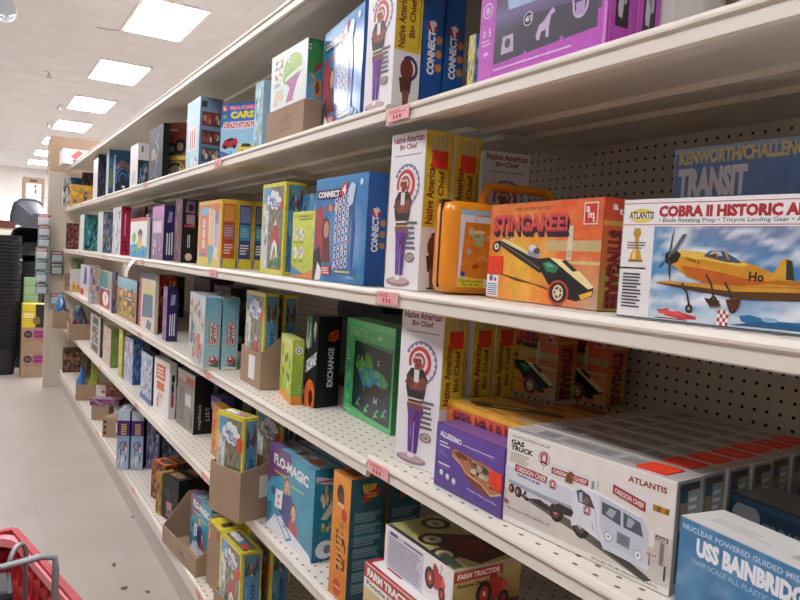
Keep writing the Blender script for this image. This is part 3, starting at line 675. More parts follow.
# --- blue connecting game
def a_conn(A):
    def bg(u, v): return mixc(mixc('1E5FA8', '2F8FD0', nz(u, v, 3)), 'BFE3F4', max(0, 1 - math.hypot((u - .62) * 1.1, v - .42) * 2.2) * .6)
    A.fill(bg, 18, 16); A.rect(0, .9, 1, 1, '2E86C4')
    A.poly([(.02, .10), (.02, .70), (.14, .74), (.2, .6), (.22, .2)], 'B03A44'); A.ell(.24, .50, .085, .12, '4A2A22'); A.ell(.255, .50, .055, .085, 'C98E70'); A.poly([(.17, .18), (.19, .42), (.33, .42), (.36, .18)], '6E2A34'); A.poly([(.0, .0), (.0, .28), (.13, .34), (.2, .1), (.16, 0)], '201C28'); A.poly([(.05, 0), (.1, .18), (.2, .1), (.16, 0)], 'EDEDF0')
    for k in range(4): A.circ(.24 + .075 * k, .70 + .006 * k, .035, 'E8A83C' if k % 2 else 'C8463C')
    for i in range(4):
        for j in range(10):
            u = .44 + .075 * i; v = .14 + .07 * j + .012 * i; A.circ(u, v, .033, 'E9EEF6'); A.circ(u, v, .019, '2E4FA0' if (i * 3 + j) % 4 else ('C8463C' if j % 2 else 'D8C04A'))
    for i in range(5): A.line([(.405 + .075 * i, .10), (.405 + .075 * i, .86)], .014, '2F55AE')
    A.poly([(.66, .86), (.72, .93), (.8, .9), (.76, .74), (.68, .7)], 'C8DCEC'); A.line([(.76, .12), (.78, .5), (.74, .72)], .05, '2F55AE')
    A.rect(.44, .075, .86, .13, '2F66B4'); A.small(.47, .085, .76, .12, 1, 'E9D24A', .1)
    A.rect(.05, .80, .56, .885, '1A1620'); A.text('CONNECT', .07, .81, .5, .872, 'F5F3F6', bold=.05); A.poly([(.5, .82), (.56, .93), (.66, .94), (.62, .82)], 'C83A3E'); A.text('4', .55, .83, .62, .915, 'F6F2EE', bold=.05)
    A.rect(.2, .055, .38, .15, 'C23A3A'); A.small(.22, .07, .36, .135, 3, 'F2E6E2', .2); A.circ(.9, .92, .03, 'DCEAF4'); A.rect(.88, .05, .94, .085, '3EA85A'); A.small(.7, .04, .84, .07, 2, 'BBD4EA')
def a_conn_side(A):
    A.grad(0, 0, 1, 1, '1E4F92', '2A63AC', 4); A.text('CONNECT', .25, .30, .62, .62, 'F2F0F4', 90, .05); A.rect(.2, .62, .7, .68, 'B23A40'); A.text('4', .3, .6, .62, .7, 'E9E4E4', 90, .04)
    for k in range(3): A.circ(.82, .36 + .1 * k, .03, 'C98A4A')
# --- green dinosaur builder
def a_green(A):
    A.fill(lambda u, v: mixc('3BA868', '62CC7E', .6 * nz(u, v, 4) + .4 * v), 10, 8); A.rect(0, .93, 1, 1, '6BD88A')
    A.text('CREATTO', .07, .83, .46, .92, 'C9F0B8', bold=.0); A.circ(.72, .87, .035, '8ADAA0'); A.text('6+', .68, .85, .76, .89, 'D9F2D4')
    A.rect(.45, .755, 1, .80, '2C8C5C')
    A.poly([(.19, .10), (.20, .79), (.97, .755), (.97, .05), (.5, .06)], '17222A'); A.fill(lambda u, v: mixc('101A20', '1E343C', nz(u, v, 4)), 8, 6, .215, .10, .955, .73)
    A.poly([(.23, .56), (.32, .60), (.46, .58), (.55, .62), (.62, .53), (.80, .54), (.92, .46), (.84, .40), (.66, .42), (.56, .36), (.45, .30), (.36, .42), (.28, .50)], '2F8FB4')
    A.poly([(.42, .56), (.46, .70), (.56, .66), (.62, .54)], '5AA64A'); A.poly([(.23, .56), (.34, .60), (.44, .55), (.38, .49), (.26, .51)], '6CC25A'); A.poly([(.72, .53), (.84, .52), (.9, .42), (.8, .40)], '5AA64A')
    A.blobs(.42, .38, .78, .56, ['35B4D8', '2A7EB8', '4CCBE0', '3F9C62', '62C26A'], 26, 3, .02, .045); A.blobs(.25, .5, .46, .66, ['7AD066', '57AC4A', '3E8E40'], 12, 8, .02, .04)
    A.poly([(.44, .36), (.56, .36), (.72, .40), (.86, .34), (.8, .2), (.62, .24), (.5, .28)], '0E1418')
    for u, v in ((.30, .16), (.48, .13), (.68, .12), (.83, .16)): A.poly([(u, v), (u + .05, v + .06), (u + .03, v + .005), (u + .09, v - .02), (u + .03, v - .02), (u - .02, v - .05)], '6CC25A'); A.poly([(u + .05, v + .06), (u + .1, v + .05), (u + .03, v + .01)], '35A4D8')
    A.line([(.34, .27), (.5, .22), (.66, .3), (.9, .26)], .012, '2A4A7A'); A.text('H', .66, .22, .72, .28, 'DDE6E8'); A.small(.7, .6, .74, .66, 2, 'C9D4D8')
    for k in range(4): A.poly([(.06, .5 - .11 * k), (.13, .55 - .11 * k), (.11, .47 - .11 * k)], ('2F7AB4', '8ADA8A')[k % 2])
    A.small(.05, .56, .12, .66, 3, 'B9E8B4'); A.small(.04, .03, .18, .1, 2, '9ADFA0')
def a_exch_front(A):
    A.rect(0, 0, 1, 1, '17181C'); A.rect(0, .72, .45, 1, '3E8A4E'); A.blobs(.0, .62, .9, .95, ['D5E2D6', '6A9A72', '2A3A30', 'A9C0AE'], 12, 4, .06, .14)
    A.stext('EXCHANGE', .1, .36, .95, .5, 'E6E8E8', .12, shear=.3, bold=.05); A.ell(.5, .14, .42, .16, 'E2672A'); A.rect(.1, .0, .9, .14, 'E2672A'); A.ell(.6, .1, .18, .09, '17181C')
def a_exch_side(A):
    A.rect(0, 0, 1, 1, '17181C'); A.poly([(.42, .74), (.5, .83), (.85, .86), (.92, .76), (.7, .72)], 'E0492E'); A.line([(.5, .76), (.84, .82)], .012, '17181C'); A.text('EXCHANGE', .46, .22, .72, .66, 'EDEDEE', 90, .03)
def a_card(A):
    A.fill(lambda u, v: mixc('D9A43A' if v < .1 else 'A9C23C', 'DCE07A', v), 2, 8); A.rect(0, 0, 1, .12, 'E8923A')
    A.blobs(.08, .2, .92, .86, ['6A8A3A', '4A6A34', 'E6E8B4', 'C8CC5A', '8AB04A'], 20, 5, .05, .09); A.rect(.1, .88, .9, .97, 'E4E4A0')
def a_card_side(A):
    A.grad(0, .12, 1, 1, '7FAE3A', 'B9CE4C', 6); A.rect(0, 0, 1, .12, 'E8923A'); A.circ(.55, .84, .06, 'F0F2E4'); A.circ(.55, .84, .04, '5A8AB0'); A.circ(.55, .84, .02, 'F0F2E4'); A.text('1+', .3, .9, .5, .96, 'E9EEDC'); A.rect(.2, .18, .8, .3, '9CC04A'); A.small(.25, .2, .75, .28, 3, '6A8E34')
# --- gnome seek-and-find game in a picture cover
def gnome(A, u, v, s):
    """pointed hat at the bottom, coat and white beard"""
    P = lambda pts: [(u + x * s, v + y * s * A.w / A.h * 1.0) for x, y in pts]
    A.poly(P([(-.20, .0), (0, .62), (.20, .0)]), '3C7A44'); A.poly(P([(-.06, .06), (0, .5), (.05, .06)]), '5C9C5C'); A.poly(P([(-.26, .55), (-.1, .95), (.12, .95), (.28, .5), (.16, .45), (0, .62), (-.14, .45)]), 'C2343C')
    A.poly(P([(-.1, .95), (0, 1.12), (.12, .95)]), 'E9C9B4'); A.poly(P([(-.15, .5), (0, .62), (.15, .5), (.24, .12), (.17, .1), (0, .5), (-.17, .1), (-.24, .12)]), 'F0EEEE')
    A.ell(u, v + .2 * s * A.w / A.h, .06 * s, .05 * s, 'E8C84A')
def a_gnome(A):
    A.rect(0, 0, 1, 1, 'E2D23C'); A.fill(lambda u, v: mixc(mixc('4E4A3A', '8A9478', nz(u, v, 9)), 'B9A88A', max(0, nz(u, v, 14, 3) - .5) * 2), 14, 18, .06, .05, .94, .96); A.blobs(.34, .1, .92, .72, ['4A5A3A', '6E5A44', '9AA088', '3E4A44', 'B4A48A', '7A3A34'], 26, 9, .02, .05)
    A.rect(.06, .05, .32, .96, 'C9CED6'); A.blobs(.07, .06, .31, .9, ['8E96B0', 'EDEDEE', 'A9A4B8', '7A6A6A', 'D9D2C4'], 22, 2, .03, .06)
    A.rect(.06, .8, .4, .96, '5AA0C8'); gnome(A, .63, .10, .66); A.blobs(.36, .06, .92, .2, ['3C7A44', '2C4A30', '6E8A4A'], 9, 4, .04, .07)
    for x, y, r in ((.32, .82, .08), (.48, .86, .1), (.64, .84, .1), (.78, .79, .08), (.5, .78, .1), (.66, .76, .08)): A.circ(x, y, r * .7, 'E9ECF2')
    A.stext('Seek', .32, .80, .55, .88, '4A66A8', -.02, shear=.2, bold=.03); A.stext('inDoor', .45, .74, .82, .84, '4A66A8', -.03, shear=.2, bold=.03); A.circ(.88, .75, .05, 'D9482E')
def a_gnome_side(A):
    A.rect(0, 0, 1, 1, 'E2D23C'); A.grad(.12, .03, .95, .97, '4C7AA8', '6AA0C0', 4); A.blobs(.14, .68, .93, .95, ['C23A3C', '6A7A5A', 'DDE2E2', '3A5A7A', '8A9A6A'], 14, 6, .06, .14); A.text('in Door', .4, .06, .72, .62, '2E4A86', 90, .03); A.blobs(.16, .08, .36, .6, ['7AB0CC', '3E6A96'], 6, 3, .05, .1)
def a_gnome_top(A):
    A.rect(0, 0, 1, 1, 'E6D63E'); A.rect(.1, .16, .92, .84, '6A7A5A'); A.ell(.22, .5, .14, .2, 'E9ECF2'); A.ell(.4, .5, .16, .2, 'DDE4EC'); A.poly([(.56, .3), (.7, .5), (.6, .8), (.48, .6)], '4E78B0'); A.ell(.76, .42, .1, .2, 'D9402E'); A.ell(.88, .28, .06, .12, '2F5A34')
# --- pale blue card game
def a_goosy(A):
    A.fill(lambda u, v: mixc('B9D6DE', 'E6E2D8', nz(u, v, 3)), 6, 8); A.blobs(.04, .04, .96, .94, ['E9DCC8', 'B98A6A', 'D9524A', 'F2EEE6', '8A6A5A', '5A8AA0', 'E8B48A', 'C9BEB4', 'D9C2A8'], 90, 5, .03, .09); A.rect(.55, .1, .75, .45, 'D06A4A'); A.rect(.15, .25, .3, .6, '4A6A9A')
def a_goosy_side(A):
    A.grad(0, 0, 1, 1, 'A9CCD4', '6FAEC4', 6)
    for dx, dy in ((-.04, 0), (.04, 0), (0, .012), (0, -.012)): A.text('Granny', .28 + dx, .34 + dy, .52 + dx, .66 + dy, 'A8202E', 90, .09); A.text('Catch', .54 + dx, .34 + dy, .78 + dx, .64 + dy, 'A8202E', 90, .09)
    A.text('Granny', .28, .34, .52, .66, 'F6F1EC', 90, .02); A.text('Catch', .54, .34, .78, .64, 'F6F1EC', 90, .02)
    A.star(.6, .13, .075, 'C2352E', 7, .5); A.circ(.55, .15, .02, 'F0EAE4'); A.poly([(.3, .06), (.95, .02), (.95, .16), (.7, .08)], '3E6A5E'); A.rect(0, 0, 1, .03, 'E6E2D4')
# --- pupils' painting game
def person(A, u, v, s, shirt, skin='E0B08E', hair='4A3226'):
    k = A.w / A.h
    A.poly([(u - .55 * s, v - 1.6 * s * k), (u - .5 * s, v - .6 * s * k), (u - .2 * s, v - .38 * s * k), (u + .2 * s, v - .38 * s * k), (u + .55 * s, v - .7 * s * k), (u + .6 * s, v - 1.6 * s * k)], shirt)
    A.rect(u - .11 * s, v - .5 * s * k, u + .11 * s, v - .2 * s * k, skin); A.ell(u, v + .1 * s * k, .36 * s, .46 * s * k, hair); A.ell(u + .02 * s, v, .29 * s, .4 * s * k, skin)
    A.ell(u - .1 * s, v + .04 * s * k, .04 * s, .03 * s * k, '33241E'); A.ell(u + .13 * s, v + .04 * s * k, .04 * s, .03 * s * k, '33241E'); A.ell(u + .02 * s, v - .18 * s * k, .12 * s, .05 * s * k, 'B4504A')
def a_flo(A):
    A.fill(lambda u, v: mixc(mixc('2F92B4', '4FB6CC', nz(u, v, 3)), '1F7298', max(0, .4 - v) + .3 * u), 12, 10); A.poly([(0, .52), (0, 1), (.5, 1), (.56, .80), (.3, .70), (.08, .62)], '6E3C78')
    A.poly([(.0, .30), (.1, .34), (.12, .1), (.0, .06)], '1F7298')
    A.stext('FLO-MAGIC', .12, .80, .88, .925, 'EDF2F4', -.04, bold=.045); A.small(.14, .70, .46, .74, 1, 'C6C04A'); A.small(.4, .64, .82, .69, 1, '8EC49A')
    person(A, .44, .60, .20, '3C4486', hair='8A6A4E'); A.poly([(.28, .30), (.34, .52), (.56, .55), (.66, .22), (.5, .1)], '3C4486'); person(A, .60, .38, .17, 'B8485A', hair='6A3E2A')
    A.poly([(.0, .02), (.2, .22), (.55, .16), (.95, .06), (1, 0), (.02, 0)], 'E4E9F0'); A.poly([(.18, .30), (.34, .32), (.36, .54), (.2, .52)], 'F2F2F4'); A.circ(.27, .45, .022, '4A4A6A'); A.circ(.27, .37, .022, 'C84A4A')
    A.poly([(.2, .22), (.34, .27), (.60, .07), (.48, .005)], '3E86B8'); A.poly([(.245, .21), (.34, .245), (.55, .075), (.475, .035)], 'DDE6F2'); A.circ(.41, .15, .02, '7A5A4A'); A.circ(.37, .17, .012, '7A5A4A'); A.circ(.45, .12, .012, '7A5A4A'); A.ell(.14, .48, .05, .05, '2C5AA0')
def a_flo_side(A):
    A.fill(lambda u, v: mixc('20708E', '3A9CB8', v), 1, 6); A.poly([(.03, .86), (.97, .80), (.97, .87), (.03, .93)], 'E6E9EE'); A.small(.1, .85, .9, .885, 1, 'C85A50', .1)
    A.blobs(.22, .56, .8, .74, ['D8C48A', 'F0E6B4', '8A6A4A', 'B9A04A'], 10, 5, .06, .1); A.poly([(.28, .46), (.62, .62), (.86, .56), (.5, .44)], 'E6E2CC'); A.blobs(.3, .3, .75, .42, ['D9D08A', '8AB04A', 'E9DFA0'], 8, 7, .05, .09); A.ell(.5, .12, .38, .1, 'E9EEF0'); A.ell(.6, .12, .16, .05, '7A8A96'); A.ell(.45, .75, .06, .1, 'E9A86A')
def a_flo_top(A):
    A.fill(lambda u, v: mixc('4A92B4', '8AB9CC', nz(u, v, 3)), 8, 3); A.rect(0, 0, .25, 1, '6E4C86'); A.ell(.45, .5, .1, .25, '3A4048'); A.ell(.58, .4, .05, .2, 'E2B9A0'); A.ell(.8, .45, .1, .26, 'D9482E'); A.rect(.36, .3, .44, .6, 'DDE2E6'); A.ell(.66, .6, .06, .16, 'E9ECEE')
# --- orange and teal fry game
def a_fry(A):
    A.grad(0, 0, 1, 1, 'D9822C', 'E89A3C', 4); A.ell(.44, .84, .2, .075, '3A2A22'); A.ell(.5, .80, .16, .06, '6E4230'); A.rect(.3, .74, .66, .77, 'E8C9A0'); A.ell(.7, .69, .16, .05, 'C8403A'); A.ell(.6, .60, .12, .03, 'B87A3A')
    A.blobs(.3, .22, .88, .56, ['241A16', '33221A', '1C1412'], 26, 5, .07, .03); A.small(.36, .26, .8, .54, 6, 'E9A44A', .5, 3); A.circ(.5, .09, .07, 'C8432E'); A.rect(.34, .085, .68, .1, 'E9C040')
def a_fry_side(A):
    A.grad(0, 0, 1, 1, '1E4450', '2F5C68', 4)
    for k in range(5): A.line([(.42 + .05 * k, .86), (.34 + .09 * k, .955)], .018, 'E6C23A')
    A.poly([(.34, .80), (.86, .87), (.82, .925), (.36, .88)], 'C23A34'); A.small(.44, .845, .78, .89, 2, 'E9C040', .3, 3)
    for k in range(7): A.rect(.12, .74 - .095 * k, .94, .70 + .004 - .095 * k, '3E6670'); A.small(.12, .655 - .095 * k, .94, .73 - .095 * k, 4, '7F979C', .3, k)
# --- red tractor kit
def tractor(A, u, v, s):
    k = A.w / A.h
    def q(x, y): return (u + x * s, v + y * s * k)
    A.poly([q(-.1, .2), q(.0, .62), q(.5, .52), q(.66, .3), q(.6, .05), q(.1, .0)], 'B8322E'); A.poly([q(.0, .62), q(.06, .78), q(.3, .62), q(.26, .56)], '9A2A28'); A.line([q(.4, .55), q(.42, .85)], .02, '2B2624'); A.poly([q(.46, .5), q(.66, .3), q(.62, .1), q(.42, .2)], 'D0564A')
    A.ell(*q(-.16, .22), .26 * s, .34 * s * k, '25201F'); A.ell(*q(-.14, .22), .15 * s, .2 * s * k, 'B8322E'); A.ell(*q(-.14, .22), .05 * s, .07 * s * k, 'D9CFA0'); A.ell(*q(.5, -.02), .17 * s, .22 * s * k, '25201F'); A.ell(*q(.5, -.02), .09 * s, .12 * s * k, 'B8322E')
def a_farm_end(A):
    A.rect(0, 0, 1, 1, 'EDEBEC'); A.poly([(.04, .0), (.04, .93), (.60, .93), (.60, 0)], 'CFCFDA'); A.rect(.08, .84, .2, .93, '46507A'); A.rect(.3, .86, .58, .9, '46507A'); A.small(.07, .05, .57, .80, 11, '8E90A2', .15, 4); tractor(A, .74, .34, .26); A.rect(.9, .04, .98, .2, 'C9C9CC'); A.small(.9, .04, .98, .2, 1, '2B2B2E')
def a_farm_side(A):
    A.fill(lambda u, v: mixc('7A6230', 'D2B872', v), 2, 5); A.rect(0, .86, 1, 1, 'B3A88A'); A.poly([(0, .72), (0, .96), (.72, .96), (.72, .74)], 'B83A34'); A.text('FARM TRACTOR', .05, .78, .68, .91, 'F2EAE2', bold=.05); A.text('Porsche Diesel Junior', .05, .56, .7, .68, '2E2622', bold=.04, shear=.2); tractor(A, .52, .16, .46); A.rect(0, 0, 1, .1, '4A3A22')
def a_farm_top(A):
    A.fill(lambda u, v: mixc('8E8A44', 'D9D292', nz(u, v, 5)), 12, 8); A.poly([(.3, .3), (.5, .85), (.92, .9), (.98, .4), (.7, .2)], '54201E'); A.poly([(.4, .5), (.6, .8), (.85, .75), (.7, .4)], '7E2A28')
    for x, y, r in ((.16, .62, .2), (.44, .28, .19), (.72, .16, .18)): A.circ(x, y, r, '211C1A'); A.circ(x, y, r * .62, 'D8C79A'); A.circ(x, y, r * .3, 'A89468'); A.circ(x, y, r * .12, '3A3026')
    A.rect(.02, .0, .9, .06, '2E3040'); A.poly([(.7, .08), (.98, .02), (.98, .16), (.74, .2)], '3A4440')
def a_farm_front(A):
    A.fill(lambda u, v: mixc('C9A24A', 'E2D4A8', v), 2, 5); A.rect(0, .80, 1, 1, 'B5302E'); A.text('FARM TRACTOR', .04, .835, .66, .955, 'F4EEE8', bold=.06); A.text('Gift', .74, .84, .92, .95, '2B2422', shear=.2, bold=.03)
    A.rect(0, .66, 1, .80, 'ECE8E2'); A.text('Porsche Diesel Junior', .04, .69, .72, .775, '2E2A2A', bold=.03); A.text('Allgaier', .2, .56, .5, .63, '2E2A2A', bold=.03); tractor(A, .6, .16, .42)
def a_farm_lid(A):
    A.rect(0, 0, 1, 1, 'ECE7E3'); A.rect(.0, .0, 1, .05, 'B5302E'); A.rect(0, 0, .04, 1, 'B5302E'); A.small(.2, .35, .46, .9, 5, 'B98A86', .3); A.poly([(.15, .15), (.34, .15), (.34, .3), (.15, .3)], 'B5302E'); A.poly([(.46, .18), (.72, .18), (.72, .3), (.46, .3)], 'B5302E'); A.small(.76, .2, .95, .7, 4, 'A99A98')
# --- ship kit
def a_ship(A):
    A.fill(lambda u, v: mixc(mixc('2A5F92', '5A9CC4', nz(u, v * 2, 5)), 'A9CCDE', max(0, nz(u, v * 3, 8, 3) - .6) * 1.4), 18, 10)
    A.text('NUCLEAR POWERED GUIDED MISSILE FRIGATE', .02, .90, .98, .95, 'B9D0E2', bold=.02); A.text('USS BAINBRIDGE', .12, .70, .80, .87, 'EEF2F6', bold=.06); A.text('1/600 SCALE ALL PLASTIC MODEL KIT', .1, .62, .8, .67, '9CC0D8', bold=.02)
    A.poly([(.16, .12), (.3, .22), (.44, .2), (.5, .3), (.62, .3), (.7, .2), (.95, .16), (.9, .05), (.2, .05)], '7A7E86'); A.poly([(.3, .22), (.36, .34), (.44, .32), (.46, .2)], '9A8A84')
def a_ship_top(A):
    A.fill(lambda u, v: mixc('D9D8D6', 'E8E7E4', nz(u, v, 3)), 6, 4); A.rect(.60, .25, .78, .75, 'B4B3B2'); A.small(.1, .3, .5, .6, 3, 'C4C2C0', .4)
def a_ship2(A):
    A.fill(lambda u, v: mixc('1C3450', '3A6E98', nz(u, v, 5)), 8, 5); A.text('USS BAINBRIDGE', .2, .62, .8, .8, '8FA8BC', bold=.05); A.ell(.12, .8, .1, .16, 'B9CCD8'); A.rect(0, .92, 1, 1, '44689A')
def a_ship2_top(A):
    A.fill(lambda u, v: mixc('58656E', '8A949A', nz(u, v, 4)), 8, 5); A.rect(0, 0, 1, .06, '2E3A66'); A.rect(.1, .3, .8, .7, '6C777E')
# --- purple rocker box
def a_rock(A):
    A.rect(0, 0, 1, 1, 'C05CC0'); A.grad(.0, 0, .13, 1, 'C868C4', 'A850B4', 3)
    A.poly([(.145, .10), (.145, .96), (.97, .96), (.97, .30), (.94, .24), (.94, .12)], '55535E'); A.fill(lambda u, v: mixc('55535E', '8A7CB4', max(0, .9 - abs(v - .5) * 3) * .7), 6, 8, .148, .2, .96, .48)
    A.poly([(.145, .10), (.145, .22), (.5, .29), (.94, .26), (.94, .12)], '504E58')
    A.poly([(.26, .36), (.24, .42), (.34, .45), (.7, .50), (.76, .46), (.72, .40), (.5, .35)], 'A9C0E0'); A.poly([(.3, .44), (.7, .48), (.64, .66), (.38, .64)], '6A6480'); A.line([(.34, .42), (.42, .70)], .03, 'C4A8D8'); A.line([(.66, .46), (.60, .70)], .03, 'C4A8D8'); A.line([(.62, .44), (.68, .75)], .018, 'B9CCE4'); A.ell(.5, .72, .14, .08, 'E2B9CC')
    A.circ(.43, .275, .035, '2E2C36'); A.ring(.43, .275, .035 * A.h / A.w, .035, .14, 'DCD6E2'); A.text('4/1', .405, .26, .455, .29, 'F2EEF4', bold=.03)
    # small pictures: chair, horse, swing
    A.poly([(.21, .14), (.32, .14), (.31, .23), (.22, .23)], 'CBB4D8'); A.ell(.265, .19, .025, .025, '55535E')
    A.poly([(.5, .17), (.52, .22), (.56, .235), (.6, .27), (.625, .285), (.64, .26), (.61, .25), (.6, .20), (.6, .15), (.58, .15), (.575, .19), (.54, .185), (.53, .15), (.51, .15)], 'CBB4D8')
    A.ring(.82, .245, .055, .06, .25, 'CBB4D8', 20, 160, 380); A.rect(.79, .2, .85, .26, 'B9A0CC'); A.line([(.766, .26), (.77, .31)], .012, 'CBB4D8'); A.line([(.874, .26), (.87, .31)], .012, 'CBB4D8')
    for v in (.52, .40): A.ring(.07, v, .045, .042, .18, 'E6C4E6'); A.circ(.07, v, .02, 'D9B0DC')
    A.text('0', .035, .26, .06, .3, 'EAD0EA'); A.text('5', .085, .26, .11, .3, 'EAD0EA'); A.small(.03, .21, .12, .25, 2, 'DDB0DD'); A.text('4+', .05, .155, .1, .185, 'F2E2F2')
    A.poly([(.4, .10), (.42, .125), (.44, .10)], 'C05CC0'); A.poly([(.68, .11), (.7, .135), (.72, .11)], 'C05CC0'); A.small(.15, .06, .8, .08, 1, 'E6BEE6'); A.rect(.98, 0, 1, 1, 'D88AD4')
def a_rock_side(A):
    A.grad(0, 0, 1, 1, 'B84CB4', 'A846AC', 3); A.rect(.05, 0, .07, 1, 'D88AD4'); A.rect(.28, .12, .82, .36, '2E2C36'); A.blobs(.35, .14, .75, .34, ['8A8296', 'C4BCCE'], 6, 3, .06, .1); A.rect(.28, .5, .8, .8, '7A4AA4')
# --- dinosaur game on a kraft tray
def a_dino(A):
    A.fill(lambda u, v: mixc('D9EEF0', 'F2F4EC', nz(u, v, 3)), 8, 8); A.ell(.62, .66, .26, .22, '9CC25A'); A.ell(.55, .5, .2, .14, '8AB44C'); A.poly([(.42, .62), (.5, .86), (.62, .9), (.7, .76)], '9CC25A'); A.ell(.52, .80, .05, .04, 'F4F2E2'); A.ell(.53, .80, .02, .022, '2A2A22')
    A.poly([(.44, .42), (.92, .52), (.8, .40), (.72, .24), (.66, .06), (.46, .06), (.56, .3)], 'B2609C'); A.line([(.88, .50), (.78, .38), (.70, .2), (.66, .08)], .03, 'F2EAF0'); A.poly([(.42, .44), (.9, .56), (.86, .6), (.44, .5)], 'F4F2E2')
    A.blobs(.10, .68, .36, .9, ['D9A23A', 'C8523A', 'E9C86A', '6E7A4A'], 12, 2, .03, .05); A.blobs(.1, .48, .36, .66, ['F0E6C8', 'C8523A', '8AA04A'], 8, 5, .03, .05); A.blobs(.08, .06, .4, .36, ['E8D2B4', 'D9BE9A', 'C9DCC8'], 9, 4, .05, .1); A.small(.1, .4, .3, .48, 2, '8A9A8A')
def a_dino_side(A):
    A.grad(0, 0, 1, 1, '6AB4D4', '2F6E46', 5); A.poly([(.0, .45), (.1, .9), (.5, .98), (.9, .85), (.98, .6), (.6, .6), (.4, .42)], '3E9440'); A.ell(.12, .86, .09, .05, 'F2EFE0'); A.circ(.12, .86, .02, '1E1E1A'); A.poly([(.4, .42), (.62, .62), (.98, .62), (.8, .52)], 'A83A4A'); A.ring(.34, .3, .2, .12, .4, 'E0A83A', 20, -90, 120); A.poly([(.5, .05), (.6, .3), (.95, .34), (.98, .05)], 'E2944A'); A.ell(.7, .2, .14, .1, '8A4A2A')
def a_mark(A):
    A.line([(.56, .98), (.56, .32)], .02, '4A3A2C'); A.ring(.56, .42, .2, .2, .0, '4A3A2C')
    A.line([(.4, .28), (.4, .62), (.74, .70), (.74, .36), (.4, .28)], .022, '4A3A2C')
    for k in range(4): A.line([(.46 + .07 * k, .38 + .015 * k), (.46 + .07 * k, .58 + .015 * k)], .03, '6A5642')
def a_cool(A):
    A.fill(lambda u, v: mixc('2F62B4', '4E9AD4', 1 - v), 4, 8); A.rect(.03, .86, .16, .97, 'D9564A'); A.small(.05, .88, .14, .95, 2, 'F2EEE8'); A.text('COOL CIRCUIT', .22, .885, .95, .955, 'E2525A', bold=.06, out='F2EEEE', ow=.12); A.text('CARS', .26, .74, .92, .86, 'E9D83A', bold=.06)
    A.poly([(.0, .0), (0, .6), (.5, .62), (1, .55), (1, 0)], '9CCCE6'); A.text('CRAZY STUNTS', .06, .56, .97, .69, 'F4F2F2', bold=.16); A.text('CRAZY STUNTS', .08, .575, .95, .675, 'D9443E', bold=.04)
    A.ell(.1, .78, .06, .03, '8AC24A')
    A.poly([(.04, .28), (.12, .38), (.3, .42), (.46, .40), (.5, .34), (.46, .26), (.08, .24)], 'B3303C'); A.poly([(.16, .38), (.3, .415), (.4, .385), (.2, .35)], '2A2A36'); A.ell(.14, .26, .05, .035, '1E1A1C'); A.ell(.4, .27, .05, .035, '1E1A1C')
    A.poly([(.5, .14), (.52, .26), (.62, .32), (.86, .31), (.94, .24), (.94, .12)], 'E2CE5A'); A.poly([(.58, .26), (.64, .315), (.84, .305), (.88, .25)], '2A2A36'); A.rect(.6, .15, .84, .2, '3A342A'); A.ell(.58, .12, .05, .04, '1E1A1C'); A.ell(.88, .11, .05, .04, '1E1A1C')
    A.poly([(0, 0), (0, .2), (.3, .14), (.5, .02), (.5, 0)], '3E6EC0'); A.blobs(.02, .02, .4, .2, ['7A4AA4', 'E9EEF6', '4FA0DC'], 6, 3, .04, .08)
# --- yellow card boxes with rounded windows
def a_yel(A):
    A.rect(0, 0, 1, 1, 'E8B43A'); A.rect(.06, .14, .92, .95, 'D9724A'); A.rect(.0, 0, 1, .12, 'DFC83A'); A.ell(.28, .85, .18, .07, '6FB0D0'); A.rect(.1, .80, .3, .86, '6FB0D0')
    for v in (.66, .5, .34): A.circ(.27, v, .07, 'E6DCCE'); A.circ(.27, v, .04, 'B9C2A8')
    A.poly([(.46, .90), (.92, .80), (.9, .1), (.5, .18)], 'E6D2CC'); A.poly([(.5, .88), (.7, .84), (.68, .3), (.52, .36)], 'DCC08A'); A.poly([(.72, .84), (.9, .8), (.88, .3), (.74, .3)], 'B9A8CC'); A.ell(.82, .74, .08, .1, '7A6AA0'); A.poly([(.42, .3), (.6, .38), (.74, .28), (.66, .06), (.54, .0), (.5, .14)], '4FA8B4'); A.ell(.58, .36, .12, .05, 'E9B45A'); A.rect(.12, .15, .34, .2, '4A6AA8')
def a_yel_side(c1, c2, c3):
    def f(A):
        A.rect(0, 0, 1, 1, 'E8C23A'); A.rect(.08, .14, .92, .94, c1); A.rect(.14, .68, .86, .92, c2); A.rect(.14, .42, .86, .64, c3); A.rect(.14, .18, .86, .38, c1); A.small(.2, .2, .8, .36, 4, 'E4DCD0', .3, 2); A.small(.2, .46, .8, .6, 4, mixc(c3, 'FFFFFF', .35), .3, 3); A.rect(0, 0, 1, .12, 'DFD23A'); A.poly([(.0, .12), (.2, .14), (.1, .0), (0, 0)], '8A8AB0')
    return f
def a_yg(A):
    A.grad(0, 0, 1, 1, 'B9C83C', 'DCDF5A', 4); A.poly([(0, 0), (1, 0), (1, .14), (.5, .06), (0, .2)], 'E0863A'); A.poly([(0, .02), (.0, .17), (.6, .06)], '3A86C0'); A.rect(.05, .9, .95, .96, 'C9C23A'); A.small(.3, .86, .92, .95, 2, '7A8A3A')
    for u in (.18, .45):
        for v in (.66, .38): A.circ(u, v, .09, 'E9EDE2'); A.blobs(u - .1, v - .07, u + .1, v + .07, ['A9B4AA', '8A9A9A', 'D2D8C8'], 4, int(u * 9 + v * 5), .03, .05); A.small(u - .1, v - .15, u + .1, v - .11, 1, '6A7A34')
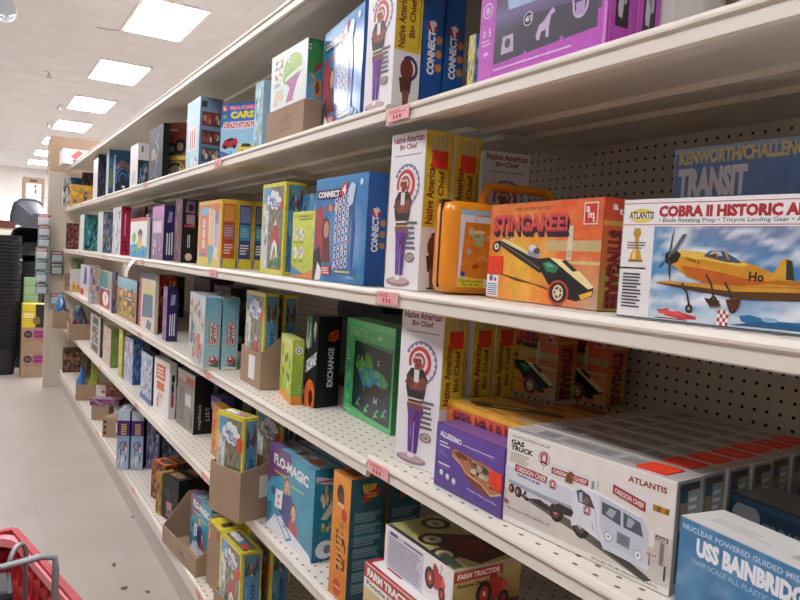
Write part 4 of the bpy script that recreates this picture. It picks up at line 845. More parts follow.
def busy(bg, cols, title=None, n=16, seed=1, band=None, tc='F0EEE8', vert=False, tb=None):
    """cover print too small to make out: coloured title bar and a crowd of shapes"""
    def f(A):
        r = random.Random(seed * 7 + 1)
        def pick(u, v):
            k = nz(u * 1.3 + seed, v * 1.9, 3.1, seed) + (r.random() - .5) * .35
            return mixc(bg, cols[int(abs(k * 3.7 * len(cols))) % len(cols)], min(.75, max(0, k * 1.5 - .35)))
        A.fill(pick, 9, 12); A.blobs(.05, .04, .95, .7 if title else .95, cols, n + 6, seed, .04, .13); A.blobs(.08, .3, .92, .9, cols, n // 2, seed + 5, .02, .07)
        if band: A.rect(0, 0, 1, .1, band)
        if title and not vert:
            if tb: A.rect(.06, .73, .94, .93, tb)
            A.text(title, .1, .76, .9, .9, tc, bold=.05)
        if title and vert:
            if tb: A.rect(.16, .16, .84, .84, tb)
            A.text(title, .24, .2, .76, .8, tc, 90, .05)
    return f
def plain(c, *rects):
    def f(A):
        A.rect(0, 0, 1, 1, c)
        for r in rects: A.rect(*r)
    return f
# ------------------------------------------------------------ near section, third deck up (model kits beside the four-in-a-row game)
GRP_CH = 'tall figure kit boxes'; GRP_ST = 'dragster kit boxes'; GRP_GAS = 'petrol truck kit boxes'; GRP_CN = 'blue four-in-a-row games'
CW, CD, CH = .118, .070, .318
zA = Z[2]; zN = ZN[2]
def at(z, A, XA, w, d, h, rz=-90):
    """stand a box of known size with its far front bottom corner under pixel A (taken at depth XA)"""
    p = onx(A, XA); return pose(p.x, p.y, z, rz, w, d, h)
ZN3 = ZN[3]
# tall figure kits
f = at(zN, (384, 288), .742, CW, CD, CH, -86)
chief = carton(f, 'figure_kit_box', 'tall white figure kit box standing between the blue game and the orange case', 'box', GRP_CH, 'EDEBEA', a_chief, a_chief_side, mat='gloss', stick=[('right', .25, .77, .8, .88)])
dup(chief, f.sh(dn=CD + .004), 'tall figure kit box showing its yellow side, close behind the orange case handle', GRP_CH)
g = onx((480, 160), .965); f3 = pose(g.x, g.y, zN, -12, CW * 1.15, CD, CH)
dup(chief, f3, 'tall figure kit box turned to face along the aisle, behind the orange case', GRP_CH)
f = fitz(ZN3, (394, 460), (433, 474), 310); f = Fr(f.O, f.x, CW, CD, CH); fc3 = f
dup(chief, f, 'tall white figure kit box beside the green dinosaur set on the middle shelf', GRP_CH)
dup(chief, f.sh(dn=CD + .018), 'second figure kit box from the front on the middle shelf, yellow side showing', GRP_CH)
dup(chief, f.sh(dn=2 * CD + .021), 'hindmost figure kit box in the middle shelf row, by the upright dragster kits', GRP_CH)
# aeroplane kit
f = pose(.735, .648, zN, -82.5, .304, .06, .155); fcob = f
cob = carton(f, 'aeroplane_kit_box', 'long white aeroplane kit box with a yellow fighter, at the right edge', 'box', None, 'E9E9E8', a_cobra, plain('DDDCD8'), plain('E3E2DE'), mat='gloss')
g = onx((675, 150), 1.0); f = pose(g.x, g.y, zN, -89, .255, .08, g.z - zN)
carton(f, 'truck_kit_box', 'blue concrete mixer truck kit box standing behind the aeroplane kit', 'box', None, '4A6AA8', a_mixer, mat='gloss')
# dragster kits
SW, SD, SH = .282, .055, .168
f = at(zN, (486, 298), .80, SW, SD, SH, -93); fst = f
sting = carton(f, 'dragster_kit_box', 'orange dragster kit box in front on the shelf, between orange case and aeroplane kit', 'box', GRP_ST, 'C8502A', a_sting, a_sting_side, a_sting_lid, mat='gloss', stick=[('front', .015, .27, .16, .455)])
dup(sting, f.sh(dx=-.02, dn=SD + .03), 'dragster kit box hidden but for its top edge behind the front dragster kit', GRP_ST)
# lying dragsters on the middle shelf: the long edge carries the title
LW, LD, LH = .232, SH, .073
p = onx((448, 399), .797)
fl = pose(p.x, p.y, ZN3 + LH + .002, -91, LW, LD, LH)
lying = carton(fl, 'dragster_kit_box', 'dragster kit box lying flat behind the purple box, its title edge showing', 'box', GRP_ST, 'D8742E', a_sting_long, None, a_sting_lid, mat='gloss', left=busy('D8582C', ['C8402A', '2A1A1C', 'E89A3C'], None, 8, 3))
dup(lying, fl.sh(dz=-LH - .001), 'lowest dragster kit box, lying flat under another right behind the purple box', GRP_ST)
f2 = fl.sh(dx=-.01, dn=LD + .028); f2 = Fr(Vector((f2.O.x, f2.O.y, ZN3)), f2.x, LW, LD, .058)
ly2 = carton(f2, 'dragster_kit_box', 'dragster kit box flat on the deck under the upright ones, lower of two', 'box', GRP_ST, 'D8742E', a_sting_long, None, a_sting_lid, mat='gloss')
dup(ly2, f2.sh(dz=.0595), 'dragster kit box that the upright dragster kits stand on, upper of two', GRP_ST)
g = onx((511, 380), 1.17); fu = pose(max(f2.O.x + .02, g.x - .05), g.y + .06, ZN3 + .119, -92, SW, SD, SH)
u1 = dup(sting, fu, 'upright dragster kit box at the back of the middle shelf, nearest the figure kits', GRP_ST)
u2 = dup(sting, fu.sh(dx=.085, dn=SD + .012), 'upright dragster kit box half hidden behind another at the back of the middle shelf', GRP_ST)
# orange carry case: narrow edge to the aisle, print to the camera side
g = onx((428, 288), .757); cw, cdp, chh = .066, .32, .178
root = empty('carry_case')
bm = bmesh.new(); b_box(bm, -cw / 2, -cdp / 2, 0, cw / 2, cdp / 2, chh, .022)
bm2 = bm_obj('shell', bm, 'orange', root, smooth=True)
bm = bmesh.new(); b_box(bm, -.003, -cdp / 2 - .0015, .012, .003, cdp / 2 + .001, chh + .0015, .0015); bm_obj('seam_strip', bm, 'black', root)
bm = bmesh.new()
pts = []
for k in range(13):
    a = math.pi * k / 12; pts.append((0, -.088 * math.cos(a), chh - .004 + .04 * min(1, math.sin(a) * 1.9)))
b_tube(bm, pts, .0085, 10); h = bm_obj('handle', bm, 'orange', root, smooth=True); h.location.y = .02
fcase = pose(g.x, g.y, zN, -93, cw, cdp, chh)
def a_case(A):
    A.rect(0, .0, 1, 1, 'E6EAEE'); A.rect(0, .93, 1, 1, 'A9CBE0'); A.poly([(.02, .16), (.10, .12), (.5, .10), (.98, .12), (.98, .80), (.6, .86), (.04, .84)], 'E0872A')
    A.rect(.1, .84, .3, .93, 'E6EAEE'); A.line([(.12, .85), (.13, .93), (.3, .93), (.31, .85)], .016, 'E0872A'); A.blobs(.06, .48, .9, .8, ['C9C79A', '8FA86A', 'D9B46A', 'E9D9A4', 'B4C48A'], 22, 3, .03, .07); A.blobs(.1, .16, .9, .44, ['C9652A', 'E9A04A', 'D9C4A0', 'B9501E'], 14, 5, .03, .07)
    A.rect(0, 0, .22, .12, 'E6D23A'); A.text('Construction', .015, .065, .205, .10, '4A4A22', bold=.02); A.text('Fun & Go', .04, .02, .18, .055, '4A4A22', bold=.02); A.circ(.04, .17, .035, '2F4F9A'); A.rect(.24, .02, .34, .05, '7A8AA8'); A.circ(.08, .46, .035, 'B9BCC4')
panel(root, 'right', pose(0, 0, 0, 0, cw, cdp - .045, chh - .03), a_case, 'paper_insert').location.z = .014
put(root, fcase); tag(root, 'orange plastic carry case with a handle, standing left of the dragster kit', 'case')
# blue four-in-a-row game on this deck and two on the top shelf
f = fitx(Z[2], (317, 180), .735, (369.5, 174), .735, 386); f = Fr(f.O, f.x, f.w, .05, f.h)
carton(f, 'board_game_box', 'large blue four-in-a-row game box left of the white figure kit', 'box', GRP_CN, '235C9E', a_conn, a_conn_side, mat='gloss')
f = fitx(Z[2] + .0, (303, 195), .80, (320, 193), .80); f = f.size(d=.05)
carton(f, 'board_game_box', 'blue box with a yellow rim peeping out behind the yellow-green card', 'box', None, 'D8C23A', busy('3E86B8', ['5AA0C8', 'D9CFA0', '2A5A8A'], None, 10, 4), merge=True)
f = fitx(Z[2], (293.5, 212), .735, (317, 211), .735); f = Fr(f.O, f.x, f.w - .008, .05, f.h)
carton(f, 'activity_box', 'yellow-green box with round pictures, left of the blue four-in-a-row game', 'box', None, 'B4C43C', a_yg, mat='gloss')
GW, GD, GH = .175, .055, .245
f = fitx(Z[2], (263.6, 185), .75, (286.5, 181), .75, 305)
gn = carton(Fr(f.O, f.x, f.w, f.d, f.h), 'picture_game_box', 'garden gnome game box standing between the yellow boxes and the yellow-green box', 'box', 'garden gnome game boxes', 'D8CA3C', a_gnome, a_gnome_side, a_gnome_top, mat='gloss')
# three yellow boxes one behind the other
f = fitx(Z[2], (199.5, 202.4), .735, (222.5, 200.8), .735, 236.5); fy = f
GY = 'yellow boxes in a row'
carton(f, 'card_box', 'yellow-edged orange box, front of the three in a row', 'box', GY, 'E8C23A', a_yel, a_yel_side('C4502E', 'D99A4A', 'B0707A'), mat='gloss')
b2 = carton(f.sh(dn=f.d + .003), 'card_box', 'yellow-edged box with blue side, middle of the three in a row', 'box', GY, 'E8C23A', None, a_yel_side('3C4A80', '7A86B0', '3E9AB8'), mat='gloss')
dup(b2, f.sh(dn=2 * f.d + .006), 'yellow-edged box with blue side, hindmost of the three in a row', GY)
# ------------------------------------------------------------ middle shelf, near section
GASW, GASD, GASH = .304, .058, .151
f = fitz(ZN3, (502, 519), (668, 597), 428); f = Fr(f.O, f.x, GASW, GASD, GASH)
gas = carton(f, 'truck_kit_box', 'white petrol truck kit box at the very front of its row', 'box', GRP_GAS, 'DEDAD4', a_gas, a_gas_end, a_gas_top, mat='gloss', stick=[('top', .78, .12, .93, .85)])
for k, o in enumerate(('second', 'third', 'fourth', 'fifth', 'sixth', 'hindmost')):
    dup(gas, f.sh(dx=.002 * (k % 3) - .002, dn=(GASD + .0035) * (k + 1)), 'petrol truck kit box, %s in the row behind the front one' % o, GRP_GAS)
f = fitz(ZN3, (433.5, 483.5), (501, 519.5), 421.5); f = f.size(d=.05)
carton(f, 'puzzle_kit_box', 'purple box with a brown puzzle tray pictured, left of the petrol truck kit', 'box', None, '4E3688', a_purple, plain('4A3480'), plain('6A54A0'), mat='gloss', stick=[('front', .83, .38, .99, .62)])
p = onz((681, 515), ZN3 + .128); fs = pose(p.x, p.y, ZN3, -97, .215, .07, .128)
carton(fs, 'ship_kit_box', 'blue warship kit box with a white top in the bottom right corner', 'box', 'warship kit boxes', 'C9C8C6', a_ship, a_gas_end, a_ship_top, mat='gloss')
p = onz((731, 492), ZN3 + .118); fs = pose(p.x, p.y, ZN3, -96, .215, .09, .118)
carton(fs, 'ship_kit_box', 'dark blue warship kit box behind the white-topped one at the right edge', 'box', 'warship kit boxes', '3A4A5A', a_ship2, None, a_ship2_top, mat='gloss')
p = onz((746, 470), ZN3 + .140); fs2 = fs.sh(dx=.03, dn=.095); fs2 = Fr(fs2.O, fs2.x, .215, .09, .134)
carton(fs2, 'ship_kit_box', 'grey-topped warship kit box farthest back at the right edge', 'box', 'warship kit boxes', '2E3A50', a_ship2, None, a_ship2_top, mat='gloss')
f = fitz(ZN3, (343, 409), (394, 437), 317); f = Fr(f.O + Vector((-.015, .0, 0)), f.x, f.w, .06, f.h)
f = fitz(Z[3], (343, 410), (394, 438), 317); f = Fr(f.O, f.x, f.w - .02, .06, f.h)
carton(f, 'construction_set_box', 'green dinosaur construction set box on the middle shelf', 'box', None, '2E7A4A', a_green, plain('2F8050'), plain('4CB070'), mat='gloss')
f = fitz(Z[3], (303, 404.7), (314.7, 408.5), 315, 340)
carton(f, 'board_game_box', 'black trading game box with white upright title on the middle shelf', 'box', None, '17181C', a_exch_front, a_exch_side, plain('26282C'))
f = fitz(Z[3], (279, 392.7), (290, 405), 332.7, 303)
carton(f, 'card_box', 'small yellow-green box with an orange foot, left of the black game box', 'box', None, 'B9CC4C', a_card, a_card_side, plain('C9D67A'))
f = fitz(Z[3], (240, 379), (259.5, 390), 343, 280); ft = f
tray(f, 'display_tray', 'kraft display tray with a barcode label, holding gnome game boxes on the middle shelf', 'carton', .118, .16, None, .006, lab=('front', .42, .18, .72, .82))
h3 = zfor(f.O, 289) - Z[3]
fg = Fr(f.O + f.x * .008 + f.n * .008 + Vector((0, 0, .0045)), f.x, f.w - .018, f.d - .018, h3 - .006)
gn3 = carton(fg, 'picture_game_box', 'garden gnome game box inside the kraft tray on the middle shelf', 'box', 'garden gnome game boxes', 'D8CA3C', a_gnome, a_gnome_side, a_gnome_top, mat='gloss')
fg2 = Fr(f.O + f.n * (f.d + .012), f.x, f.w - .02, f.d - .02, h3 - .01)
dup(gn3, fg2, 'garden gnome game box just behind the kraft tray on the middle shelf', 'garden gnome game boxes')
f = fitz(Z[3], (188, 356.7), (202.7, 370), 291.3, 220.6)
gr = carton(f, 'card_game_box', 'pale blue card game box with red title, in front of its twin', 'box', 'pale blue card games', 'A9CCD4', a_goosy, a_goosy_side, plain('B4C4C8'), mat='gloss')
dup(gr, f.sh(dn=f.d + .006), 'pale blue card game box with red title, behind its twin', 'pale blue card games')
# ------------------------------------------------------------ top open shelf
z1n, z1 = ZN[1], Z[1]
f = fitx(z1n, (482, 0), .755, (609, 0), .755, 634); f.h = .325; RK = 'purple ride-on toy boxes'
rk = carton(f, 'ride_on_toy_box', 'big purple box showing a four-way baby rocker, front of the top shelf', 'box', RK, 'B24CB0', a_rock, a_rock_side, mat='gloss')
dup(rk, f.sh(dn=f.d + .006), 'big purple baby rocker box directly behind the first on the top shelf', RK)
fw = f.sh(dn=2 * f.d + .012); fw = Fr(fw.O + fw.x * .02, fw.x, f.w, .12, .29)
carton(fw, 'plain_carton', 'plain white carton behind the purple rocker boxes on the top shelf', 'carton', None, 'E4E0DA')
f = fitx(z1n, (469.5, 36), .80, (476, 34), .80, 481.5); f = f.size(d=.06)
carton(f, 'picture_game_box', 'slim yellow-edged game box wedged left of the purple rocker box', 'box', None, 'E2D23C', busy('D9C83C', ['3E86B8', '2A3A5A', 'E9DFA0'], None, 8, 2), busy('3E86B8', ['5AA0C8', '2A5A8A', 'C9DDE8'], None, 8, 5), merge=True)
g = onx((366, 60), .75); f = pose(g.x, g.y, z1, -88, CW, CD, CH); fc1 = f
dup(chief, f, 'tall white figure kit box on the top shelf, beside blue game spines', GRP_CH)
f4 = fc1.sh(dn=CD + .012); NY = (fc1.O + fc1.x * fc1.w).y
for k, lb in enumerate(('blue four-in-a-row game box, spine outward, close behind the top shelf figure kit', 'blue four-in-a-row game box, spine outward, left of the slim yellow-edged game box')):
    fk = pose(fc1.O.x + CD + .006 + k * .058, NY + .262, z1, -90, .26, .054, .30)
    carton(fk, 'board_game_box', lb, 'box', GRP_CN, '1E4A86', None, a_conn_side)
f = fitx(z1, (325, 44), .79, (366, 9), .755); f = Fr(f.O, f.x, f.w - .004, .05, .27)
carton(f, 'board_game_box', 'blue four-in-a-row game box standing at a slant on the top shelf', 'box', GRP_CN, '235C9E', a_conn, a_conn_side, mat='gloss')
f = fitx(z1, (267, 116), .745, (304, 104), .745, 326); f.d = min(f.d, .15); ft = f
hk = onx((267, 114), .745).z - z1
tray(f, 'display_tray', 'kraft carton with a printed square mark under the dinosaur game', 'carton', hk, hk, None, 0, mark=a_mark)
pt = onx((266, 61), .745)
f = Fr(ft.O + ft.n * .0065 + ft.x * .0065 + Vector((0, 0, .0055)), ft.x, ft.w - .013, ft.d - .02, pt.z - z1 - .005)
def half(fn, k):
    def g(A):
        B = Art(A.w, A.h * (1 - k)); fn(B)
        A.V += [(x, k + y * (1 - k), z) for x, y, z in B.V]; A.F += B.F; A.K += B.K
    return g
kk = hk / f.h * .97
carton(f, 'board_game_box', 'white dinosaur game box rising out of a kraft carton on the top shelf', 'box', None, 'DCEAEA', half(a_dino, kk), half(a_dino_side, kk), mat='gloss')
f = fitx(z1, (256, 84), .76, (266.5, 82), .76); f = f.size(d=.05, w=f.w - .022)
carton(f, 'board_game_box', 'narrow pale blue box squeezed against the dinosaur game, left side', 'box', None, 'A9D2E4', busy('A9D6E6', ['D9E6DC', '5A8AA0', '7AA08A', '4A6A7A'], None, 14, 3), merge=True)
g = onx((222, 104), .765); zt = g.z; b = onz((258, 101), zt); v = Vector((b.x - g.x, b.y - g.y, 0))
f = Fr(Vector((g.x, g.y, z1)), v.normalized(), v.length, .05, zt - z1)
carton(f, 'board_game_box', 'toy car stunt track box with red and yellow cars, top shelf', 'box', None, '3A6AB4', a_cool, mat='gloss')
def spinecover(px1, px2, cx, top, X, name, lb, cat, body, fr_, rt_, zz=None, mat='gloss', dmax=None, **k):
    f = fitx(z1 if zz is None else zz, (px1, top), X, (px2, top), X, cx)
    if dmax: f.d = min(f.d, dmax)
    return carton(f, name, lb, cat, None, body, fr_, rt_, mat=mat, **k)
def a_spine(A):
    A.rect(0, 0, 1, 1, 'B4DCEE'); A.rect(.2, .28, .8, .62, 'F2F0F0'); A.small(.26, .3, .74, .6, 3, 'C8434A', .1, 2, vert=True); A.blobs(.1, .04, .9, .2, ['5A8AA0', 'E9EEF0'], 5, 2, .08, .12)
def a_cover(A):
    A.grad(0, 0, 1, 1, '6A86A0', '7A9CB4', 3); A.rect(.06, .86, .3, .95, '3A4A5A')
    for i, (b0, c0) in enumerate(((.6, '7A3A3A'), (.34, '5A3A34'), (.1, '4A5A6A'))): A.rect(.1, b0, .92, b0 + .2, c0); A.blobs(.12, b0 + .02, .9, b0 + .18, ['B4524A', 'D9C8B4', '3A2A2E', '8A6A5A', 'B9A080'], 10, i + 3, .05, .1)
spinecover(188, 200.5, 222, 104, .75, 'board_game_box', 'box with pale blue spine and brown picture side, left of the car track box', 'box', 'A9CDE0', a_spine, a_cover)
def a_monster(A):
    A.grad(0, 0, 1, 1, '8A4434', 'A4584A', 3); A.small(.1, .84, .6, .92, 1, 'E9C4B4'); A.poly([(.1, .36), (.3, .5), (.7, .52), (.9, .4), (.8, .3), (.2, .3)], '6A5A4A'); A.rect(.04, .38, .96, .45, 'D9C04A')
    for u, v, r in ((.3, .56, .11), (.7, .6, .13), (.5, .22, .15)): A.circ(u, v, r, '2A2624'); A.circ(u, v, r * .55, '8A7A6A')
    A.blobs(.1, .05, .9, .3, ['C9A24A', '4A3A34', 'D9C49A'], 10, 3, .05, .1); A.ring(.5, .2, .44, .16, .12, 'D9C04A')
g = onx((166, 123), .80); b = onz((188, 122), g.z); v = Vector((b.x - g.x, b.y - g.y, 0))
carton(Fr(Vector((g.x, g.y, z1)), v.normalized(), min(v.length, .5), .05, g.z - z1), 'toy_vehicle_box', 'red-brown monster truck box facing down the aisle on the top shelf', 'box', None, '7A3C30', a_monster)
def a_bolt(A):
    A.grad(0, 0, 1, 1, '20242C', '2A3242', 3); A.line([(.66, .86), (.5, .74), (.72, .58), (.56, .44), (.62, .34)], .03, 'BFD6EE'); A.rect(.2, .42, .5, .62, '9A8468'); A.line([(.2, .1), (.45, .2), (.6, .06)], .02, '5A8ACA'); A.line([(.6, .3), (.5, .14), (.66, .04)], .014, '8AB0DA')
f = fitx(z1, (150, 131), .765, (164, 130), .765); f = f.size(d=.03, w=f.w - .01)
carton(f, 'electronic_game_box', 'black box with a white lightning bolt, top shelf left of the monster truck', 'box', None, '1A1C20', a_bolt, plain('15171B'))
spinecover(131, 138.5, 149, 147, .755, 'electronic_game_box', 'white-fronted narrow box beside the lightning bolt box', 'box', 'DCDCDE', plain('E6E5E6', (.2, .1, .8, .4, 'C4C6CC')), lambda A: (A.rect(0, 0, 1, 1, '2E3640'), A.rect(0, .62, 1, 1, 'E4E3E2'), A.rect(.3, .8, .45, .94, '4A4A4E'), A.blobs(.1, .05, .9, .6, ['4A6A8A', '22303C', 'A9B4BC', '6A7A8A'], 14, 3, .08, .14), A.line([(.1, .3), (.9, .06)], .02, '4A8ADA')))
def a_spiral(A):
    A.grad(0, 0, 1, 1, '1E3C5C', '2A6A9A', 3); A.rect(0, .0, .1, 1, 'DCE6EA'); A.rect(.3, 0, .38, .9, 'C4CCD8'); A.rect(.14, .2, .28, .6, '5A7A4A'); A.poly([(.36, .62), (.6, .8), (1, .72), (1, .58)], '9A7A7A'); A.ell(.68, .36, .3, .3, '142030')
    for k in range(4): A.ring(.7, .38, .3 - .06 * k, .26 - .05 * k, .16, ('4A7AB0', '22344A')[k % 2], 20, 10, 200)
    A.text('7', .66, .08, .8, .26, 'E6EAEE')
f = fitx(z1, (107, 149), .76, (131, 150), .76); f = Fr(f.O, f.x, min(f.w, .42), .05, f.h)
g = onx((107, 149), .76); b = onz((131, 151), g.z); v = Vector((b.x - g.x, b.y - g.y, 0))
carton(Fr(Vector((g.x, g.y, z1)), v.normalized(), min(v.length, .5), .05, g.z - z1), 'electronic_game_box', 'blue box with dark spiral picture near the far end of the top shelf', 'box', None, '24486A', a_spiral)
spinecover(94, 98.5, 106, 157, .76, 'card_game_box', 'white-spined dark blue box near the far end of the top shelf', 'box', '2A3A54', plain('E4E2DE'), busy('22344E', ['2F4F7A', '8A5A4A', '1A2436'], None, 8, 2), dmax=.2)
def faraway(z_, P, name, lb, cat='box', body='8A8A8A', front=None, X=.76, d=.05, top=None):
    """box near the far end, facing the camera along the aisle: P = left, right, top, bottom pixels"""
    g = onx((P[0], P[2]), X)
    yy = g.y; b = ony((P[1], P[2]), yy)
    hh = g.z - z_
    return carton(pose(X, yy, z_, 0, b.x - X, d, hh), name, lb, cat, None, body, front, None, top, merge=True)
YF = Y0 + SEC * 5 - .25
def endbox(z_, px0, px1, ytop, Y, name, lb, body, front, d=.05, cat='box', group=None):
    a = ony((px0, ytop), Y); b = ony((px1, ytop), Y)
    return carton(pose(a.x, Y, z_, 0, b.x - a.x, d, a.z - z_), name, lb, cat, group, body, front, None, None, merge=True)
endbox(z1, 63.3, 71, 176, 7.27, 'toy_pack', 'black and white patterned pack at the very end of the top shelf', 'D9D9D6', busy('DCDCDA', ['2A2A30', 'F2F2F0', '5A5A64'], None, 16, 3))
endbox(z1, 69, 84, 177, 7.33 - .02, 'toy_pack', 'blue backing card pack at the far end of the top shelf', '2F5F9A', busy('2F5F9A', ['24467A', '1E5A5A', '4A86C0'], None, 10, 4))
endbox(z1, 71, 93, 184, 6.75, 'toy_pack', 'orange and yellow toy pack at the far end of the top shelf', 'E2A83A', busy('E6B03A', ['D97A3A', 'E9D44A', 'C9986A', '2F5FA8'], None, 14, 6, band='DFC93A'))
endbox(z1, 83, 94, 172, 7.0, 'toy_pack', 'small dark toy pack peeping over the orange and yellow pack', '3A3640', busy('3A3844', ['5A5260', '8A6A6A', '2A2A34'], None, 8, 6))
# white carton standing on the top of the shelving
g = ony((59, 148), 7.0); g2 = ony((84, 148), 7.0)
carton(pose(g.x + .03, 6.95, Z[0], 0, g2.x - g.x, .3, g.z - Z[0]), 'toy_carton', 'small white carton lying on the very top of the shelving, far end', 'carton', None, 'DAD8D6', lambda A: (A.rect(0, 0, 1, 1, 'DEDCDA'), A.poly([(.3, .5), (.6, .95), (.8, .8), (.5, .3)], 'C46A6A'), A.rect(.4, 0, 1, .3, '6A6A6E')), merge=True)
# ------------------------------------------------------------ third deck, far part
z2 = Z[2]
def row(z_, items, X=.755):
    for it in items:
        px1, px2, cx, top, nm, lb, body, fr_, rt_ = it[:9]; xx = it[9] if len(it) > 9 else X
        f = fitx(z_, (px1, top), xx, (px2, top), xx, cx)
        if f.w > .6: f.w = .6
        carton(f, nm, lb, 'box', it[10] if len(it) > 10 else None, body, fr_, rt_, merge=True)
def a_blk(A):
    A.grad(0, 0, 1, 1, '151417', '1E1A20', 2); A.poly([(.2, .8), (.8, .78), (.84, .98), (.3, .98)], '8A6A80'); A.poly([(.26, .62), (.84, .60), (.82, .76), (.28, .76)], '9A8A94'); A.ell(.55, .87, .2, .06, '2A2230'); A.rect(.14, .56, .86, .60, 'B0405A'); A.small(.36, .24, .58, .46, 2, 'DCDADA', .1, 2, vert=True); A.ell(.5, .09, .24, .06, 'D9C0B0')
def a_pur(A):
    A.grad(0, 0, 1, 1, '8A7288', 'B48AB4', 3); A.rect(.0, .8, 1, 1, 'C48AC0'); A.rect(.1, .5, .85, .72, 'D9C8DC'); A.blobs(.08, .04, .9, .46, ['6A5A70', 'C9B4CC', '8A6A9A', 'E2D4E0', 'A090A8'], 24, 3, .05, .1)
def a_pur_side(A):
    A.rect(0, 0, 1, 1, '34285A'); A.poly([(.28, .68), (.62, .7), (.7, .88), (.4, .9)], '9A92B4'); A.small(.2, .1, .8, .52, 3, 'E9E6F0', .06, 2, vert=True)
row(z2, [
    (176, 183, 197, 200, 'board_game_box', 'black box with pale goggles picture, left of the yellow-edged boxes', '17161A', busy('5A2A40', ['8A4A5A', '2A2230', 'A46A80', '3A3040'], None, 14, 2), a_blk),
    (153, 164.5, 176, 207, 'board_game_box', 'purple box with bold white upright title on its dark side, third deck', '6A4A7A', a_pur, a_pur_side),
    (131, 147.5, 149, 219, 'toddler_toy_box', 'white toddler toy box with red band and blue foot on the third deck', 'E9ECEC', lambda A: (A.grad(0, 0, 1, 1, 'E2EAE6', 'F4F2EE', 2), A.rect(0, .92, 1, 1, 'D9503A'), A.poly([(0, .3), (.5, .36), (1, .26), (1, 0), (0, 0)], '3A9CD0'), A.ell(.25, .5, .12, .14, '7AC25A'), A.ell(.62, .6, .13, .12, '5A3A2E'), A.ell(.62, .5, .1, .1, 'C98E6A'), A.ell(.6, .34, .14, .12, 'E9C04A'), A.blobs(.1, .05, .9, .3, ['2F6FB4', '6AC0DC', '7AC25A'], 8, 3, .05, .1)), plain('D9DEDC')),
    (132, 145, 147.5, 208.5, 'board_game_box', 'maroon box standing behind the white toddler toy box', '6A2230', busy('6A2230', ['8A5A2A', '5A1A26', '7A3A2A', 'A08A3A'], None, 10, 4), plain('5A1C28'), .86),
    (113.5, 121.5, 130.5, 208, 'craft_kit_box', 'white box with a crimson side in the middle of the third deck', 'E4E2E4', busy('E2E2E6', ['6A7A9A', 'D9C8D0', '3A3A4A', 'B4BCC8'], None, 12, 5), lambda A: (A.rect(0, 0, 1, 1, 'B8224C'), A.rect(.36, .4, .5, .85, 'E0A0B4'), A.small(.2, .06, .8, .3, 3, '6A1A30', .2))),
    (98.5, 103.5, 113.5, 212.5, 'craft_kit_box', 'pale-spined box with a slate blue picture side, third deck', 'C9CACC', plain('CDCDD0'), busy('5F7590', ['8AA0B8', '3A4A5C', 'B4B49A', '6A8A6A', 'D2D6DA'], None, 14, 7)),
    (80.5, 84.5, 98, 215, 'craft_kit_box', 'white-spined teal box towards the far end of the third deck', '2E8A8E', plain('E0DEDA'), busy('2F8488', ['4AA4A8', '1A2A2E', '123A40', '8AC4C4'], None, 9, 3)),
])
endbox(z2, 67, 79, 223, 6.85, 'craft_kit_box', 'dark red patterned box alone at the far end of the third deck', '4A2428', busy('4A2428', ['8A4A40', '2A1A1E', 'B47A6A', '6A3034'], None, 14, 3))
endbox(z2, 148.3, 153, 214, 3.80, 'card_game_box', 'slim lilac-grey box between the purple box and the toddler toy box', '8A84A0', busy('8A84A0', ['A49CB8', '6A6480'], None, 6, 3))
# paper ticket hanging off the lip
a = onx((133.5, 259), .712); b2 = onx((124.5, 276), .708)
bm = bmesh.new(); w_ = .10
vs = []
for t in (0, 1):
    for k in range(6):
        s = k / 5; p = a.lerp(b2, s); vs.append(bm.verts.new((p.x - .014 * math.sin(s * 3) - .0008 * t, p.y - .03 * s + .02, p.z))); vs.append(bm.verts.new((p.x - .014 * math.sin(s * 3) - .0008 * t, p.y - .03 * s + .02 - w_, p.z - .004)))
for t in (0, 12):
    for k in range(5):
        q = [vs[t + 2 * k], vs[t + 2 * k + 1], vs[t + 2 * k + 3], vs[t + 2 * k + 2]]; bm.faces.new(q if t else q[::-1])
tag(bm_obj('shelf_ticket', bm, 'white'), 'curled white paper ticket hanging from the lip of the third deck', 'ticket')
